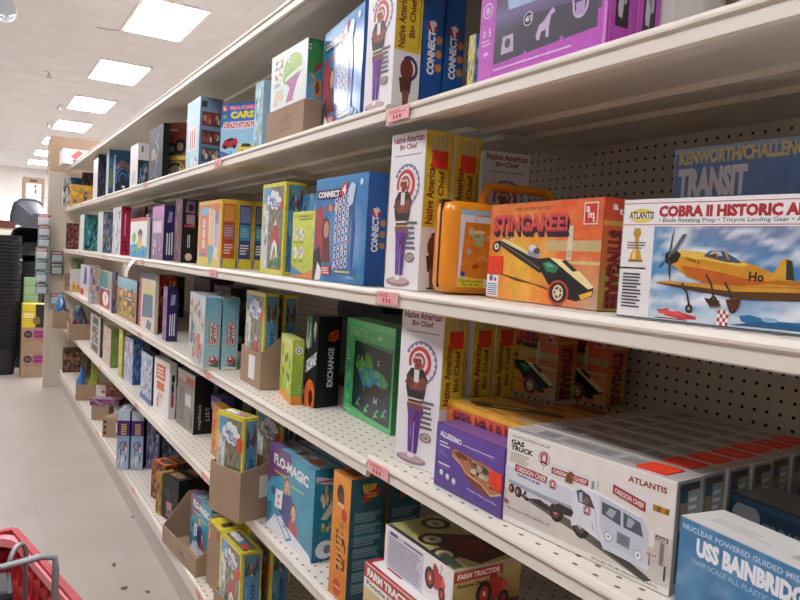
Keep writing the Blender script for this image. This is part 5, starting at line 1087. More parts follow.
# ------------------------------------------------------------ middle shelf, far part
z3 = Z[3]
f = fitx(z3, (164, 286), .75, (168, 286), .75, 178)
def a_pn(A):
    A.rect(0, 0, 1, 1, '2E2456'); A.poly([(.28, .66), (.7, .68), (.74, .86), (.36, .86)], '9A92B8'); A.small(.2, .1, .8, .52, 3, 'E6E2EE', .06, 2, vert=True)
carton(f, 'board_game_box', 'narrow dark purple box with white upright title on the middle shelf', 'box', None, '2A2248', busy('6A4A80', ['8A6AA0', 'B48AB0'], None, 6, 2), a_pn, merge=True)
row(z3, [
    (157, 160, 176, 275, 'board_game_box', 'bright red box behind the narrow purple box on the middle shelf', 'A82424', plain('B4282A'), busy('B02A28', ['C8442E', '8A1C20', 'E0A04A', '4A2A3A'], None, 10, 5), .80),
    (140, 156, 158.5, 271.5, 'toy_bin_box', 'tall cream box picturing a blue-grey toy bin, middle shelf', 'D9D0C4', lambda A: (A.rect(0, 0, 1, 1, 'DDD2C4'), A.rect(0, 0, .16, .92, 'C4524A'), A.rect(0, .9, 1, 1, '5A6A7A'), A.poly([(.24, .2), (.9, .26), (.88, .66), (.28, .64)], '62788E'), A.poly([(.28, .62), (.9, .64), (.8, .84), (.4, .86)], 'D9C98A'), A.poly([(.5, .04), (.8, .02), (.86, .16), (.6, .2)], '6A7A8A')), plain('C4BAAC')),
    (118, 138.5, 140, 276, 'jigsaw_box', 'jungle picture jigsaw box under the hanging paper ticket', '8A8A4A', lambda A: (A.fill(lambda u, v: mixc('8A8A3E', 'C98A4A', nz(u, v, 6)), 8, 8), A.grad(0, .72, 1, 1, '8AB4C0', '9CC8DC', 2), A.blobs(.05, .05, .95, .5, ['D9B04A', '4A7A3A', 'C8643A', '6A8A3A', 'E6D28A', '5A4A3A'], 26, 4, .05, .1), A.blobs(.05, .52, .95, .8, ['8A4A3A', 'D9B09A', '4A2A2A', 'E6C8B4'], 10, 6, .06, .1), A.rect(.4, .47, .86, .56, '26241E'), A.small(.44, .485, .82, .545, 1, 'EDEAE0')), plain('3A4A7A')),
    (101, 113.5, 116, 270, 'toy_figure_box', 'box with a red and white figure in its lower half, middle shelf', 'C4C8C4', lambda A: (A.rect(0, 0, 1, 1, 'B4BEC4'), A.rect(0, .55, .6, 1, '3A8A80'), A.rect(.6, .5, 1, 1, 'A9A89A'), A.rect(0, .0, .8, .5, 'B42A34'), A.ell(.45, .25, .25, .2, 'E9E6E2'), A.circ(.45, .28, .06, '3A2A2A')), busy('B9B4A4', ['8A8A6A', '3A4A7A', 'C9A24A'], None, 8, 3)),
    (81, 99.5, 101, 264, 'craft_kit_box', 'lilac and white craft box with a red label, middle shelf far part', 'C4C4D0', lambda A: (A.grad(0, 0, 1, 1, 'D9D4D0', 'C9CEDC', 2), A.poly([(.3, .4), (.4, .96), (.62, .9), (.66, .4)], '5A5E94'), A.poly([(.4, .8), (.5, .98), (.58, .8)], 'A46A94'), A.rect(.0, .02, .36, .22, 'C03038'), A.blobs(.4, .03, .95, .35, ['E0C08A', '8A94B4', 'D9B4A4'], 8, 2, .06, .1)), plain('C9B46A')),
])
endbox(z3, 90, 101, 265, 5.35, 'craft_kit_box', 'pale box with purple and yellow prints, between the lilac box and the red-white figure box', 'B9B4C0', busy('C4C0CC', ['7A6AA4', 'E0C04A', 'D98A8A', 'E6E2E6', '5A7AA0'], None, 14, 11))
endbox(z3, 113.5, 118.5, 272, 4.62, 'craft_kit_box', 'slim navy and orange box touching the jungle jigsaw box', '3A4468', busy('3A4A7A', ['D98A3A', '2A3258', 'C9C4B4'], None, 8, 4))
endbox(z3, 71, 81, 269, 6.6, 'craft_kit_box', 'pinkish white box with a warm foot at the far end of the middle shelf', 'DCD2CC', lambda A: (A.rect(0, 0, 1, 1, 'E0D8D8'), A.rect(0, 0, 1, .3, 'E2B86A'), A.blobs(.1, .1, .9, .5, ['B47A5A', 'D9A08A', 'E9C45A'], 8, 3, .08, .14)))
endbox(z3, 72, 84, 258, 6.95, 'craft_kit_box', 'green-topped box peeping over its neighbours at the far end of the middle shelf', '6A8A5A', busy('8A8460', ['3E9A5A', '5AB46A', 'A49A6A'], None, 8, 5))
endbox(z3, 64.5, 71.5, 273, 6.75, 'craft_kit_box', 'tan box last of all on the middle shelf', '8A6A5A', busy('A08070', ['7A5A4A', 'C4A490'], None, 6, 5))
# ------------------------------------------------------------ second deck
z4 = Z[4]
f = fitz(z4, (176, 422), (193, 435), 367, 213)
def a_rep(A):
    A.grad(0, 0, 1, 1, '8A7E7A', '9C908C', 2); A.poly([(0, .84), (1, .80), (1, 1), (0, 1)], 'C4BEBC'); A.rect(.5, .8, .98, .92, 'C8643E'); A.rect(.1, .1, .45, .7, '7A706C'); A.rect(.5, .42, .8, .62, 'C9C6C4'); A.blobs(.05, .05, .95, .4, ['6A605E', 'A89C98', '847874'], 10, 3, .06, .1)
def a_rep_side(A):
    A.rect(0, 0, 1, 1, '1B1B1D'); A.text('replicas', .2, .08, .42, .5, 'B9B9BA', 90); A.text('LIST', .62, .22, .84, .46, 'B9B9BA', 90)
carton(f, 'model_box', 'grey-brown box with a black side and upright white words, second deck', 'box', None, '3A3636', a_rep, a_rep_side)
f = fitz(z4, (153, 408), (168, 419), 356, 176)
def a_wo(A):
    A.rect(0, 0, 1, 1, 'E9E6E6'); A.rect(.14, .62, .74, .90, 'C8623C'); A.small(.2, .66, .68, .86, 3, 'E9D9CC', .2); A.rect(.2, .42, .7, .58, 'D97A3A'); A.blobs(.2, .06, .6, .38, ['B4A49A', 'D9CEC4', '8A7A74', 'C4A08A'], 8, 4, .06, .1); A.line([(.22, .1), (.4, .4)], .03, 'C46A50')
def a_wo_side(A):
    A.rect(0, 0, 1, 1, 'E2E0E0'); A.ell(.55, .72, .26, .08, '23232A'); A.ell(.5, .55, .22, .1, '2E2C34'); A.rect(.3, .2, .75, .42, 'C4483A'); A.rect(.36, .42, .6, .5, '3A3A44')
carton(f, 'craft_kit_box', 'white box with orange square title blocks on the second deck', 'box', None, 'E4E2E2', a_wo, a_wo_side)
f = fitz(z4, (140, 396), (151, 406), 350, 154); f.d = .045
carton(f, 'puzzle_box', 'blue-rimmed pale box with dark side, left of the orange-titled box', 'box', None, '22304E', busy('B9C6DA', ['8A9CC0', 'DDE2EA', '5A76A8', 'C9B4A4'], None, 18, 3, band='3A5A9A'), plain('1E2A44'))
f = fitz(z4, (123.6, 379), (132, 385), 335.5, 138); f.d = .055
carton(f, 'puzzle_box', 'pale box with a deep blue side, second deck', 'box', None, '244A86', busy('C2CCDC', ['8AA0C8', 'E0E4EA', '6A6A8A', 'D0A49A'], None, 18, 6), busy('2A4E8C', ['3E6EB4', '1E3A6A', '8AA8D0'], None, 9, 2))
row(z4, [
    (119.5, 123, 126, 328, 'puzzle_box', 'yellow-green edged slim box on the second deck', 'C4BC4A', busy('C9C04E', ['A8A83A', 'E2DC8A'], None, 5, 2), plain('A9A440')),
    (104, 111.5, 119, 325, 'puzzle_box', 'beige box with an olive green side on the second deck', 'B4A48A', busy('C9B4A4', ['D9C8BC', 'B49A84', 'DDB4A4'], None, 12, 5), busy('7A9448', ['8AA458', '6A8440'], None, 6, 2)),
    (91, 101, 102.5, 312, 'sticker_book_box', 'tall slim box with a column of small pictures, second deck far part', 'B4B0A8', lambda A: (A.rect(0, 0, 1, 1, 'C4C0B8'), [A.rect(.2, .04 + .24 * k, .8, .22 + .24 * k, ('5A3A34', '3A4A3A', '7A3A3A', '2A3A44')[k]) for k in range(4)], A.blobs(.2, .05, .8, .95, ['B4604A', '8AA08A', '4A3A3A', 'D9C8B0'], 16, 5, .05, .09)), plain('4A4A48')),
])
# two kraft trays at the far end, one with a dressed doll pack
p = onz((69, 340), z4); g = ony((69, 324), p.y); g2 = ony((90.5, 324), p.y)
f = pose(p.x, p.y, z4, 0, g2.x - g.x, .2, g.z - z4)
tray(f, 'display_tray', 'kraft tray with a colourful wrapped pack in it, far part of the second deck', 'carton', f.h, f.h + .02)
def bag(name, lb, w, d, h, cols, seed, fr):
    bm = bmesh.new(); bmesh.ops.create_icosphere(bm, subdivisions=3, radius=1); r = random.Random(seed); K = []
    for v in bm.verts:
        n = noise.noise(v.co * 2.2 + Vector((seed, 0, 0))); p = v.co * (1 + .22 * n)
        v.co = Vector((p.x * w / 2, p.y * d / 2, max(0, (p.z + 1) * h / 2 * (1 - .1 * n))))
        K.append(C(cols[int(((noise.noise(p * 1.7 + Vector((0, seed, 0))) * 1.6 + 4) % 1) * len(cols) * .999)]))
    me = bpy.data.meshes.new(name); bm.to_mesh(me); bm.free(); setcol(me, K)
    o = mesh_obj(name, me, 'gloss'); put(o, fr); return tag(o, lb, 'toy')
bag('wrapped_toy', 'wrapped red, blue and white toy bulging out of the kraft tray', f.w * .70, .13, .27, ['2A2E5A', 'A83240', 'D9DCE4', '1E2448', '2E7A5A', '3A3E6E'], 3, f.sh(dz=.006))
g = ony((53, 311), 7.0); g2 = ony((70, 311), 7.0)
f = pose(g.x, 7.0, z4, 0, g2.x - g.x, .2, g.z - z4)
tray(f, 'display_tray', 'kraft tray at the very end of the second deck', 'carton', f.h, f.h)
bag('plush_toy', 'blue plush toy lump sitting in the endmost kraft tray', f.w * .66, .13, .2 + f.h * .6, ['3A7AC0', '2A5A9A', '6AB0D8', 'DCE6EE'], 8, f.sh(dz=.006))
# purple pack and carton behind the tall gnome tray
f = fitx(z4, (213, 402), .80, (222, 402), .80, 226); f.d = .035
carton(f, 'card_box', 'orange and red slim box left of the gnome box in the overhanging tray', 'box', None, 'D97A2E', busy('D98A3A', ['C8442E', 'E9C04A', 'B4562A'], None, 8, 3, band='B48A5A'), None, plain('E9C83A'), merge=True)
g = onx((201, 398), .80); e_ = onx((213, 430), .86); f = pose(e_.x, e_.y, z4, -84, .10, .06, .125)
bm = bmesh.new(); b_box(bm, -.05, -.03, 0, .05, .03, .125, .002); o = bm_obj('kraft_carton', bm, 'kraft'); put(o, f); tag(o, 'small kraft carton under the blue-purple packet on the second deck', 'carton')
f = f.sh(dx=-.035, dz=.126); f.h = max(.06, g.z - f.O.z); f.w = .10
carton(f, 'craft_kit_box', 'blue-purple packet beside the black-sided box on the second deck', 'box', None, '5A4A9A', lambda A: (A.grad(0, 0, 1, 1, '4A3E8A', '6A5AB0', 2), A.poly([(.1, .3), (.9, .45), (.9, .7), (.1, .6)], 'C9C4E4'), A.blobs(.1, .05, .9, .3, ['8A84C0', '3A3070'], 5, 2, .06, .1)), plain('4A3E86'), merge=True)
# kraft tray hanging over the lip with gnome games
f = fitz(z4, (208.6, 508), (238.7, 524), 453, 266); ft = Fr(f.O, f.x, f.w, max(f.d, .12), f.h)
tray(ft, 'display_tray', 'kraft display tray overhanging the second deck, gnome games inside', 'carton', .150, .168, None, .004, lab=('right', .55, .42, .96, .86))
zt = zfor(ft.O, 398) - z4
fg = Fr(ft.O + ft.x * .012 + ft.n * .012 + Vector((0, 0, .0045)), ft.x, ft.w - .024, .05, min(zt - .004, .30))
def gnome_copy(fr, lb):
    c = carton(fr, 'picture_game_box', lb, 'box', 'garden gnome game boxes', 'D8CA3C', a_gnome, a_gnome_side, a_gnome_top, mat='gloss', stick=[('front', .82, .66, .95, .76)]); return c
g4 = gnome_copy(fg, 'garden gnome game box standing in the tray that overhangs the second deck')
fb = Fr(ft.O + ft.n * (ft.d + .03) + ft.x * .01, ft.x, ft.w - .02, .05, .255)
dup(g4, fb, 'garden gnome game box behind the overhanging kraft tray', 'garden gnome game boxes')
# water painting sets
f = fitz(z4, (266, 525), (311, 563.5), 442.5, 329); f = Fr(f.O, f.x, f.w, .075, f.h)
flo = carton(f, 'painting_set_box', 'large blue water painting set box with two people, second deck', 'box', 'water painting sets', '2A7C9C', a_flo, a_flo_side, a_flo_top, mat='gloss')
dup(flo, f.sh(dx=.01, dn=.082), 'blue water painting set box behind the large front one, second deck', 'water painting sets')
f = fitz(z4, (328, 590), (345, 607), 469, 381); f = f.size(d=.09)
fry = carton(f, 'party_game_box', 'orange-fronted box with a dark teal side in the second deck', 'box', 'orange and teal game boxes', '24505C', a_fry, a_fry_side, plain('C8742A', (.2, .2, .8, .8, '7A3A22')))
dup(fry, f.sh(dn=.098), 'second orange and teal box, just behind the first', 'orange and teal game boxes')
# red tractor kits
p = onz((365, 561), z4 + .148); f = pose(p.x, p.y, z4, -90, .31, .16, .148)
carton(f, 'tractor_kit_box', 'red tractor kit box standing at the bottom, another lying on it', 'box', 'tractor kit boxes', 'E2DCD6', a_farm_front, a_farm_side, a_farm_lid, mat='gloss')
p = onz((386, 524), z4 + .148 + .086); f = pose(p.x, p.y, z4 + .1482, -90, .245, .16, .086)
carton(f, 'tractor_kit_box', 'red tractor kit box lying on top of the other one', 'box', 'tractor kit boxes', 'E2DCD6', a_farm_end, a_farm_side, a_farm_top, mat='gloss')
# ------------------------------------------------------------ bottom deck
z5 = Z[5]
f = fitz(z5, (162, 541), (195, 578), 525, 216)
f = Fr(f.O, f.x, f.w, .15, .075)
bm = bmesh.new(); w, d, t = f.w, f.d, .004
b_box(bm, -w / 2, -d / 2, 0, w / 2, d / 2, t); b_box(bm, -w / 2, -d / 2, t, w / 2, -d / 2 + t, .072); b_box(bm, -w / 2, d / 2 - t, t, w / 2, d / 2, .19)
b_prism(bm, [(-d / 2 + t, t), (d / 2 - t, t), (d / 2 - t, .2), (d * .2, .2), (-d / 2 + t, .072)], -w / 2, -w / 2 + t, 'x'); b_prism(bm, [(-d / 2 + t, t), (d / 2 - t, t), (d / 2 - t, .15), (d * .2, .13), (-d / 2 + t, .072)], w / 2 - t, w / 2, 'x')
o = bm_obj('display_tray', bm, 'kraft'); put(o, f)
panel(o, 'front', Fr(f.O, f.x, w, d, .072), lambda A: (A.rect(.36, .15, .78, .85, '9C846E'), A.line([(.42, .3), (.42, .75)], .06, '5A4630'), A.line([(.5, .25), (.5, .7)], .06, '5A4630'), A.small(.55, .3, .72, .65, 3, '6A5640')), 'printed_mark')
tag(o, 'low-fronted kraft tray on the bottom deck holding a blue painting set', 'carton')
f2 = Fr(f.O + f.x * .13 + f.n * .07 + Vector((0, 0, .0045)), f.x, .225, .055, .235)
carton(f2, 'painting_set_box', 'blue water painting set box in the low kraft tray', 'box', 'water painting sets', '2A7C9C', a_flo, a_flo_side, a_flo_top, mat='gloss')
# gnome games at the lower right
p = onz((221, 531), z5 + .27); f = pose(p.x, p.y, z5, -88, .175, .07, .262)
f.O.z = z5 + .0045
q = onz((248.5, 557.5), z5 + .266); v = q - onz((221, 531), z5 + .266); f.w = min(max(v.length, .12), .2)
fx_ = f
g5 = gnome_copy(f, 'garden gnome game box on the bottom deck, its lid in view')
dup(g5, f.sh(dn=f.d + .03), 'garden gnome game box on the bottom deck, behind the one with its lid in view', 'garden gnome game boxes')
tray(Fr(f.O + f.x * -.012 - f.n * .012 + Vector((0, 0, -.0045)), f.x, f.w + .024, f.d + .02, .06), 'display_tray', 'kraft tray of the gnome games on the bottom deck', 'carton', .07, .07)
fl_ = f.sh(dx=-.05); fl_ = Fr(fl_.O + Vector((.02, .16, -.0045)), f.x, .13, .11, .235)
carton(fl_, 'card_box', 'yellow and orange boxed game left of the gnome box on the bottom deck', 'box', None, 'D9C83A', lambda A: (A.rect(0, 0, 1, 1, '9A7E66'), A.blobs(.02, .7, .98, .98, ['C8642E', 'E9C04A', '4A76A8', 'B4562A'], 8, 7, .06, .12)), None, lambda A: (A.rect(0, 0, 1, 1, 'E2D23C'), A.rect(.5, .2, .8, .6, '3A3A2A')), merge=True)
# flat boxes bottom centre
for k in range(3):
    p = onz((262 + 16 * k, 589 - 4 * k), z5 + .15); fk = pose(.80 + .0 * k, 1.62 - .0 * k, z5, -90, .2, .16, .04)
    fk = pose(.735 + .065 * k, 1.83, z5, -92, .20, .06, .215 - .0 * k)
    carton(fk, 'jigsaw_box', ('white and green slim box at the bottom edge, in front of two alike', 'white and green slim box, middle of three at the bottom edge', 'white and green slim box, rearmost of three at the bottom edge')[k], 'box', 'white and green slim boxes', 'D9DCC8', busy('DDE0CC', ['8AB04A', 'E9E6DC', 'C8543A', 'B4C84A'], None, 10, k), None, lambda A: (A.rect(0, 0, 1, 1, 'E4E2D8'), A.rect(0, 0, 1, .3, 'A8BC4A'), A.small(.3, .4, .9, .9, 3, '9A9A94'), A.rect(.08, .35, .3, .85, 'D9482E' if k == 0 else 'C9C8C0')), merge=True)
# black boxes and small orange boxes
f = fitz(z5, (158, 514), (180, 524), 460, None)
def a_blackbox(A):
    A.grad(0, 0, 1, 1, '1E1C1E', '26262C', 2); A.rect(.28, .08, .62, .42, 'B48A8A'); A.rect(.3, .1, .6, .24, '6A5A6A'); A.blobs(.1, .45, .9, .75, ['3A3A44', '14141A', '4A4650'], 8, 3, .06, .1)
def a_black_top(A):
    A.rect(0, 0, 1, 1, '202024'); A.rect(.2, .25, .75, .8, 'C4946A'); A.small(.26, .3, .7, .75, 3, '5A3A2A', .1)
p = onz((158, 463), z5 + .20)
def a_black_side(A):
    A.rect(0, 0, 1, 1, '1A1A1E'); A.small(.2, .1, .5, .5, 3, 'C23A34', .1, 2, vert=True)
B1 = pose(.755, 3.22, z5, -76, .15, .075, .20)
bk = carton(B1, 'action_toy_box', 'black box with a copper lid label, first of two on the bottom deck', 'box', 'black boxed toys', '1C1C20', a_blackbox, a_black_side, a_black_top)
dup(bk, B1.sh(dn=.082), 'black box with a copper lid label, behind its twin on the bottom deck', 'black boxed toys')
gd = carton(B1.sh(dx=-.06, dn=.0).size(w=.05, d=.075, h=.19), 'action_toy_box', 'gold-patterned slim box against the black boxes on the bottom deck', 'box', None, 'B08A3A', busy('C29A44', ['2A2420', 'D9B45A', '3A3028'], None, 12, 3), merge=True)
B2 = pose(.765, 3.50, z5, -76, .14, .075, .185)
def a_ob(A):
    A.rect(0, 0, 1, 1, 'D9803A'); A.ell(.5, .5, .34, .26, '2E2A2A'); A.rect(.1, .04, .9, .24, 'C85A34'); A.ell(.5, .55, .16, .12, '7A7A80')
ob = carton(B2, 'action_toy_box', 'orange-topped box behind the black boxes, first of three', 'box', 'orange-topped boxes', '2A2422', busy('2A2624', ['D97A34', '4A3A30', 'B45A2A'], None, 10, 4), busy('2A2422', ['D97A34', '3A302A'], None, 6, 2), a_ob, merge=True)
dup(ob, B2.sh(dn=.085), 'orange-topped box behind the black boxes, middle of three', 'orange-topped boxes')
dup(ob, B2.sh(dn=.17), 'orange-topped box behind the black boxes, hindmost of three', 'orange-topped boxes')
# tall purple and blue boxes
def a_tall(A):
    A.grad(0, 0, 1, .62, 'A9BCCE', '8AA6C4', 2); A.rect(0, .58, 1, .84, '4A2A6A'); A.rect(.3, .6, .72, .78, 'D9B46A'); A.small(.32, .61, .7, .77, 4, '5A3A3A', .1); A.rect(0, .84, 1, 1, 'B9CCD9'); A.ring(.5, .4, .3, .08, .3, '4A6AA8'); A.blobs(.1, .04, .9, .5, ['C46A5A', '5A86B4', 'E4E6EA', '3A4A7A'], 12, 3, .06, .1)
def a_tall_top(A):
    A.rect(0, 0, 1, 1, 'B9C6D2'); A.rect(.2, .2, .8, .6, '8A94A4'); A.rect(.1, .7, .9, .9, '6A7A90')
T1 = pose(.745, 4.075, z5, -74, .115, .06, .335)
p = onz((118, 409), z5 + .335); T1 = pose(p.x, p.y, z5, -24, .066, .17, .325)
tl = carton(T1, 'action_toy_box', 'tall blue box with a purple title band, first of two upright on the bottom deck', 'box', 'tall purple-banded boxes', '2A2438', a_tall, plain('1E1C28'), a_tall_top, merge=True)
T2 = T1.sh(dx=.074)
dup(tl, T2, 'tall blue box with a purple title band, second of two upright on the bottom deck', 'tall purple-banded boxes')
carton(T2.sh(dx=.076, dn=.03).size(w=.07, d=.12, h=.31), 'action_toy_box', 'purple and pale blue box right of the two tall upright ones', 'box', None, '3A2E56', busy('6A5A94', ['A9BCD4', '3A2A5A', '8A86B0'], None, 12, 4), plain('2A2440'), merge=True)
carton(T2.sh(dx=.156, dn=.05).size(w=.16, d=.07, h=.29), 'action_toy_box', 'dark blue box deep behind the tall upright boxes', 'box', None, '1E2C4A', busy('2E4468', ['4A6A94', '1A2438', '8AA0B8'], None, 12, 6), plain('1A2438'), merge=True)
carton(T1.sh(dx=.02, dn=.20).size(w=.16, d=.07, h=.335), 'action_toy_box', 'pale blue box whose top shows behind the tall upright boxes', 'box', None, '8AA8C4', busy('9AB4CC', ['C9D6E2', '6A8AAE'], None, 8, 6), None, a_tall_top, merge=True)
# kraft trays and packs farther on
p = onz((102, 437), z5); q = onz((118, 437), z5); f = pose(p.x, p.y, z5, -32, .12, .14, .125)
def a_holes(A):
    for k in range(3): A.rect(.06, .16 + .28 * k, .2, .32 + .28 * k, '4A3626')
    A.rect(.72, .3, .98, .75, 'E2DDD4'); A.small(.76, .34, .94, .7, 4, '8A8680')
bm = bmesh.new(); b_box(bm, -f.w / 2, -f.d / 2, 0, f.w / 2, f.d / 2, f.h, .002); o = bm_obj('kraft_carton', bm, 'kraft'); panel(o, 'front', f, a_holes, 'punched_front'); put(o, f); tag(o, 'closed kraft carton with three square holes and a barcode label', 'carton')
p = onz((91, 420), z5); f = pose(p.x, p.y, z5, -28, .12, .1, .10)
bm = bmesh.new(); b_box(bm, -f.w / 2, -f.d / 2, 0, f.w / 2, f.d / 2, f.h, .002); o = bm_obj('kraft_carton', bm, 'kraft'); put(o, f); tag(o, 'low kraft carton with a purple pack slid across its top', 'carton')
f3 = Fr(f.O + f.x * -.012 + Vector((0, 0, f.h + .002)), f.x, .20, .10, .045)
o = carton(f3, 'toy_pack', 'purple and red flat pack lying across the kraft cartons', 'box', None, '3E2A4A', busy('5A3468', ['B43A4A', '2A2440', 'A890B0', 'D9B4B8'], None, 12, 3), None, busy('8A6A84', ['C9B0BC', '5A3A68', 'D9A0A4'], None, 12, 5), merge=True)
f = pose(.815, 5.72, z5, -25, .20, .11, .15)
o = carton(f, 'toy_pack', 'white and brick-red printed box ahead of the flat purple pack', 'box', None, 'B4826A', lambda A: (A.rect(0, 0, 1, .28, 'B08A68'), A.rect(0, .28, .36, 1, 'D9D2CE'), A.rect(.36, .28, 1, 1, '9A5A50'), A.blobs(.05, .3, .95, .95, ['C48A7A', 'E2DAD4', '4A2E2E', 'B46A5A'], 14, 3, .05, .1)), None, merge=True)
f2 = f.sh(dx=.09, dn=.13); f2 = Fr(f2.O, f2.x, .22, .1, .3)
carton(f2, 'toy_pack', 'grey-green patterned box behind the brick-red printed box', 'box', None, '6A7A70', busy('7A8A7C', ['A4AC98', '4A5A54', 'C4C0A8', '3A6A6A'], None, 14, 8), merge=True)
p = onz((73, 401), z5); p2 = onz((97, 400), z5); f = pose(.695, 5.885, z5, -6, .168, .20, .13)
tray(f, 'display_tray', 'open kraft tray with a green and blue toy pack, bottom deck far part', 'carton', .125, .14)
f2 = Fr(f.O + f.x * .052 + f.n * .08 + Vector((0, 0, .0055)), f.x, .1, .03, .40)
bm = bmesh.new(); b_prism(bm, [(-.034, 0), (.048, 0), (.054, .17), (.05, .395), (.044, .395)], -.012, .012); o = bm_obj('toy_sail', bm, 'print', None, 'B9CC5A'); put(o, f2); tag(o, 'lime green pointed toy standing in the open kraft tray', 'toy')
bm = bmesh.new(); b_tube(bm, [(0, 0, 0), (0, 0, .1), (0, 0, .165), (0, 0, .195), (0, 0, .21), (0, 0, .245)], [.024, .028, .027, .014, .010, .010], 14); o = bm_obj('toy_bottle', bm, 'gloss', None, '3A78C8', smooth=True); put(o, Fr(f.O + f.x * .036 + f.n * .05 + Vector((0, 0, .0045)), f.x, 0, 0, 0)); tag(o, 'blue toy bottle standing in the open kraft tray', 'toy')
p = onz((60, 381), z5)
carton(pose(1.0, 5.2, z5, -30, .24, .12, .33), 'toy_pack', 'teal and cream picture box deep behind the flat purple pack', 'box', None, '4A6A6A', busy('5A7A78', ['C9C4A4', '3A5A5A', '8AA494', 'D9D2C0'], None, 14, 12), merge=True)
endbox(z5, 82.5, 92, 342, 6.5, 'toy_pack', 'brown and black picture box behind the green pointed toy', '3A342E', busy('4A423A', ['7A6A54', '2A2622', '9A8A6A'], None, 12, 13))
endbox(z5, 63.5, 82, 348, 7.2, 'toy_pack', 'dark boxed toy with orange and green picture at the far end of the bottom deck', '3A322E', busy('3A3430', ['A8583A', 'B0905A', '4A6A3A', '8A6A5A', '5A4A44', '2A2422'], None, 20, 4))
# dark boxes, mostly added, deep on the decks so the gaps read black
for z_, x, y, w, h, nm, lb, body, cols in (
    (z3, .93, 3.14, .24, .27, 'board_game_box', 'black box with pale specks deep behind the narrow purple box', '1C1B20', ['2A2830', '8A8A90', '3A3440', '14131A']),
    (z3, 1.0, 3.75, .30, .28, 'board_game_box', 'added dark maroon box deep behind the red box on the middle shelf', '3A1C20', ['5A2A2E', '2A1418', '6A4A40']),
    (z3, 1.0, 4.75, .34, .25, 'jigsaw_box', 'added dark green box deep behind the jungle jigsaw box', '24342C', ['3A5A44', '1A2420', '5A6A4A']),
    (z3, 1.02, 1.78, .20, .27, 'construction_set_box', 'added dark green box filling the black gap behind the green dinosaur set', '1E3A2A', ['2A5A3A', '14241C', '3A6A4A']),
    (z3, 1.05, 2.12, .30, .28, 'board_game_box', 'added black box filling the dark gap behind the black trading game box', '17181A', ['26282C', '101113', '3A3C40']),
    (z4, .96, 4.9, .34, .25, 'puzzle_box', 'added dark blue box deep behind the beige and olive box', '1E2838', ['2E3E5A', '141C28', '5A6A80']),
    (z4, .96, 4.3, .30, .24, 'puzzle_box', 'added charcoal box deep behind the deep blue sided box', '202024', ['34343C', '5A5A60', '16161A']),
    (z4, .98, 3.5, .32, .25, 'model_box', 'added charcoal box deep behind the white orange-titled box', '222124', ['3A383C', '4A4648', '18171A']),
    (z4, .99, 2.75, .30, .22, 'model_box', 'added dark brown box deep behind the black-sided words box', '2A221E', ['4A3A30', '1E1814', '5A4A40']),
    (z2, 1.02, 3.05, .30, .25, 'board_game_box', 'added dark plum box deep behind the black goggles box', '2A2030', ['4A3A54', '1C1622', '5A4A5A']),
    (z2, 1.02, 4.2, .36, .24, 'board_game_box', 'added dark slate box deep behind the toddler toy box', '232A32', ['3A4450', '181D24', '5A6470']),
    (z2, 1.02, 5.3, .40, .26, 'craft_kit_box', 'added dark teal box deep behind the slate blue picture box', '16282C', ['24444A', '101C20', '3A5A5E']),
    (z1, 1.0, 2.75, .42, .30, 'board_game_box', 'added dark navy box deep behind the brown picture-sided box', '1C2430', ['2C3A4E', '141A22', '4A5666']),
    (z1, 1.02, 4.3, .50, .30, 'electronic_game_box', 'added dark grey box deep behind the white-fronted narrow box', '24262A', ['3A3E44', '18191C', '54585E']),
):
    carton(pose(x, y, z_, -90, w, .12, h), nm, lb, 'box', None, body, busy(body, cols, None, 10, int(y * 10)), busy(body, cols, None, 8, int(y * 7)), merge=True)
# ------------------------------------------------------------ beyond the end panel
def a_cartonprint(A):
    A.rect(.46, .56, .98, .92, 'A24A86'); A.small(.5, .6, .94, .88, 2, '7A2A5C', .1); A.ell(.25, .74, .17, .15, '3A2A2E'); A.ell(.25, .74, .11, .08, '6A5A5A'); A.rect(0, .48, 1, .5, '7A5A40')
YC = 8.0
a = ony((22, 330), YC); b = ony((47, 330), YC); w = b.x - a.x
for k, lb in enumerate(('kraft carton with a magenta print, standing on the floor by the end panel', 'kraft carton with a magenta print, stacked on the floor one')):
    f = pose(a.x, YC, .2555 * k, 0, w, .3, .255)
    bm = bmesh.new(); b_box(bm, -f.w / 2, -f.d / 2, 0, f.w / 2, f.d / 2, f.h, .003); o = bm_obj('shipping_carton', bm, 'kraft'); panel(o, 'front', f, a_cartonprint, 'printed_front'); put(o, f); tag(o, lb, 'carton', 'magenta printed cartons')
f = pose(a.x, YC, .512, 0, w * .95, .2, .24)
carton(f, 'toy_box', 'yellow box with a dark right half on top of the magenta printed cartons', 'box', None, 'D9C23A', lambda A: (A.rect(0, 0, .55, 1, 'DFC93E'), A.rect(.55, 0, 1, 1, '2E2A26'), A.ell(.6, .3, .16, .18, '8A6A4A'), A.small(.06, .4, .48, .62, 2, 'F2ECC8', .1), A.rect(0, .38, .55, .4, 'A8942A'), A.rect(0, .68, .55, .7, 'A8942A')), merge=True)
for k in range(5):
    f = pose(a.x + .03, YC + .22, .512 + .0525 * k + 0, 0, .13, .1, .052)
    f = pose(a.x + .02, YC + .26, .512 + .1002 * k, 0, .135, .06, .1)
    carton(f, 'tissue_pack', 'pale green pack, %s in the stack behind the yellow box' % ('lowest', 'second from the bottom', 'middle one', 'second from the top', 'topmost')[k], 'box', 'pale green packs', '93B48C', plain('9CC096', (0, .1, 1, .2, '7E9E7C')), merge=True)
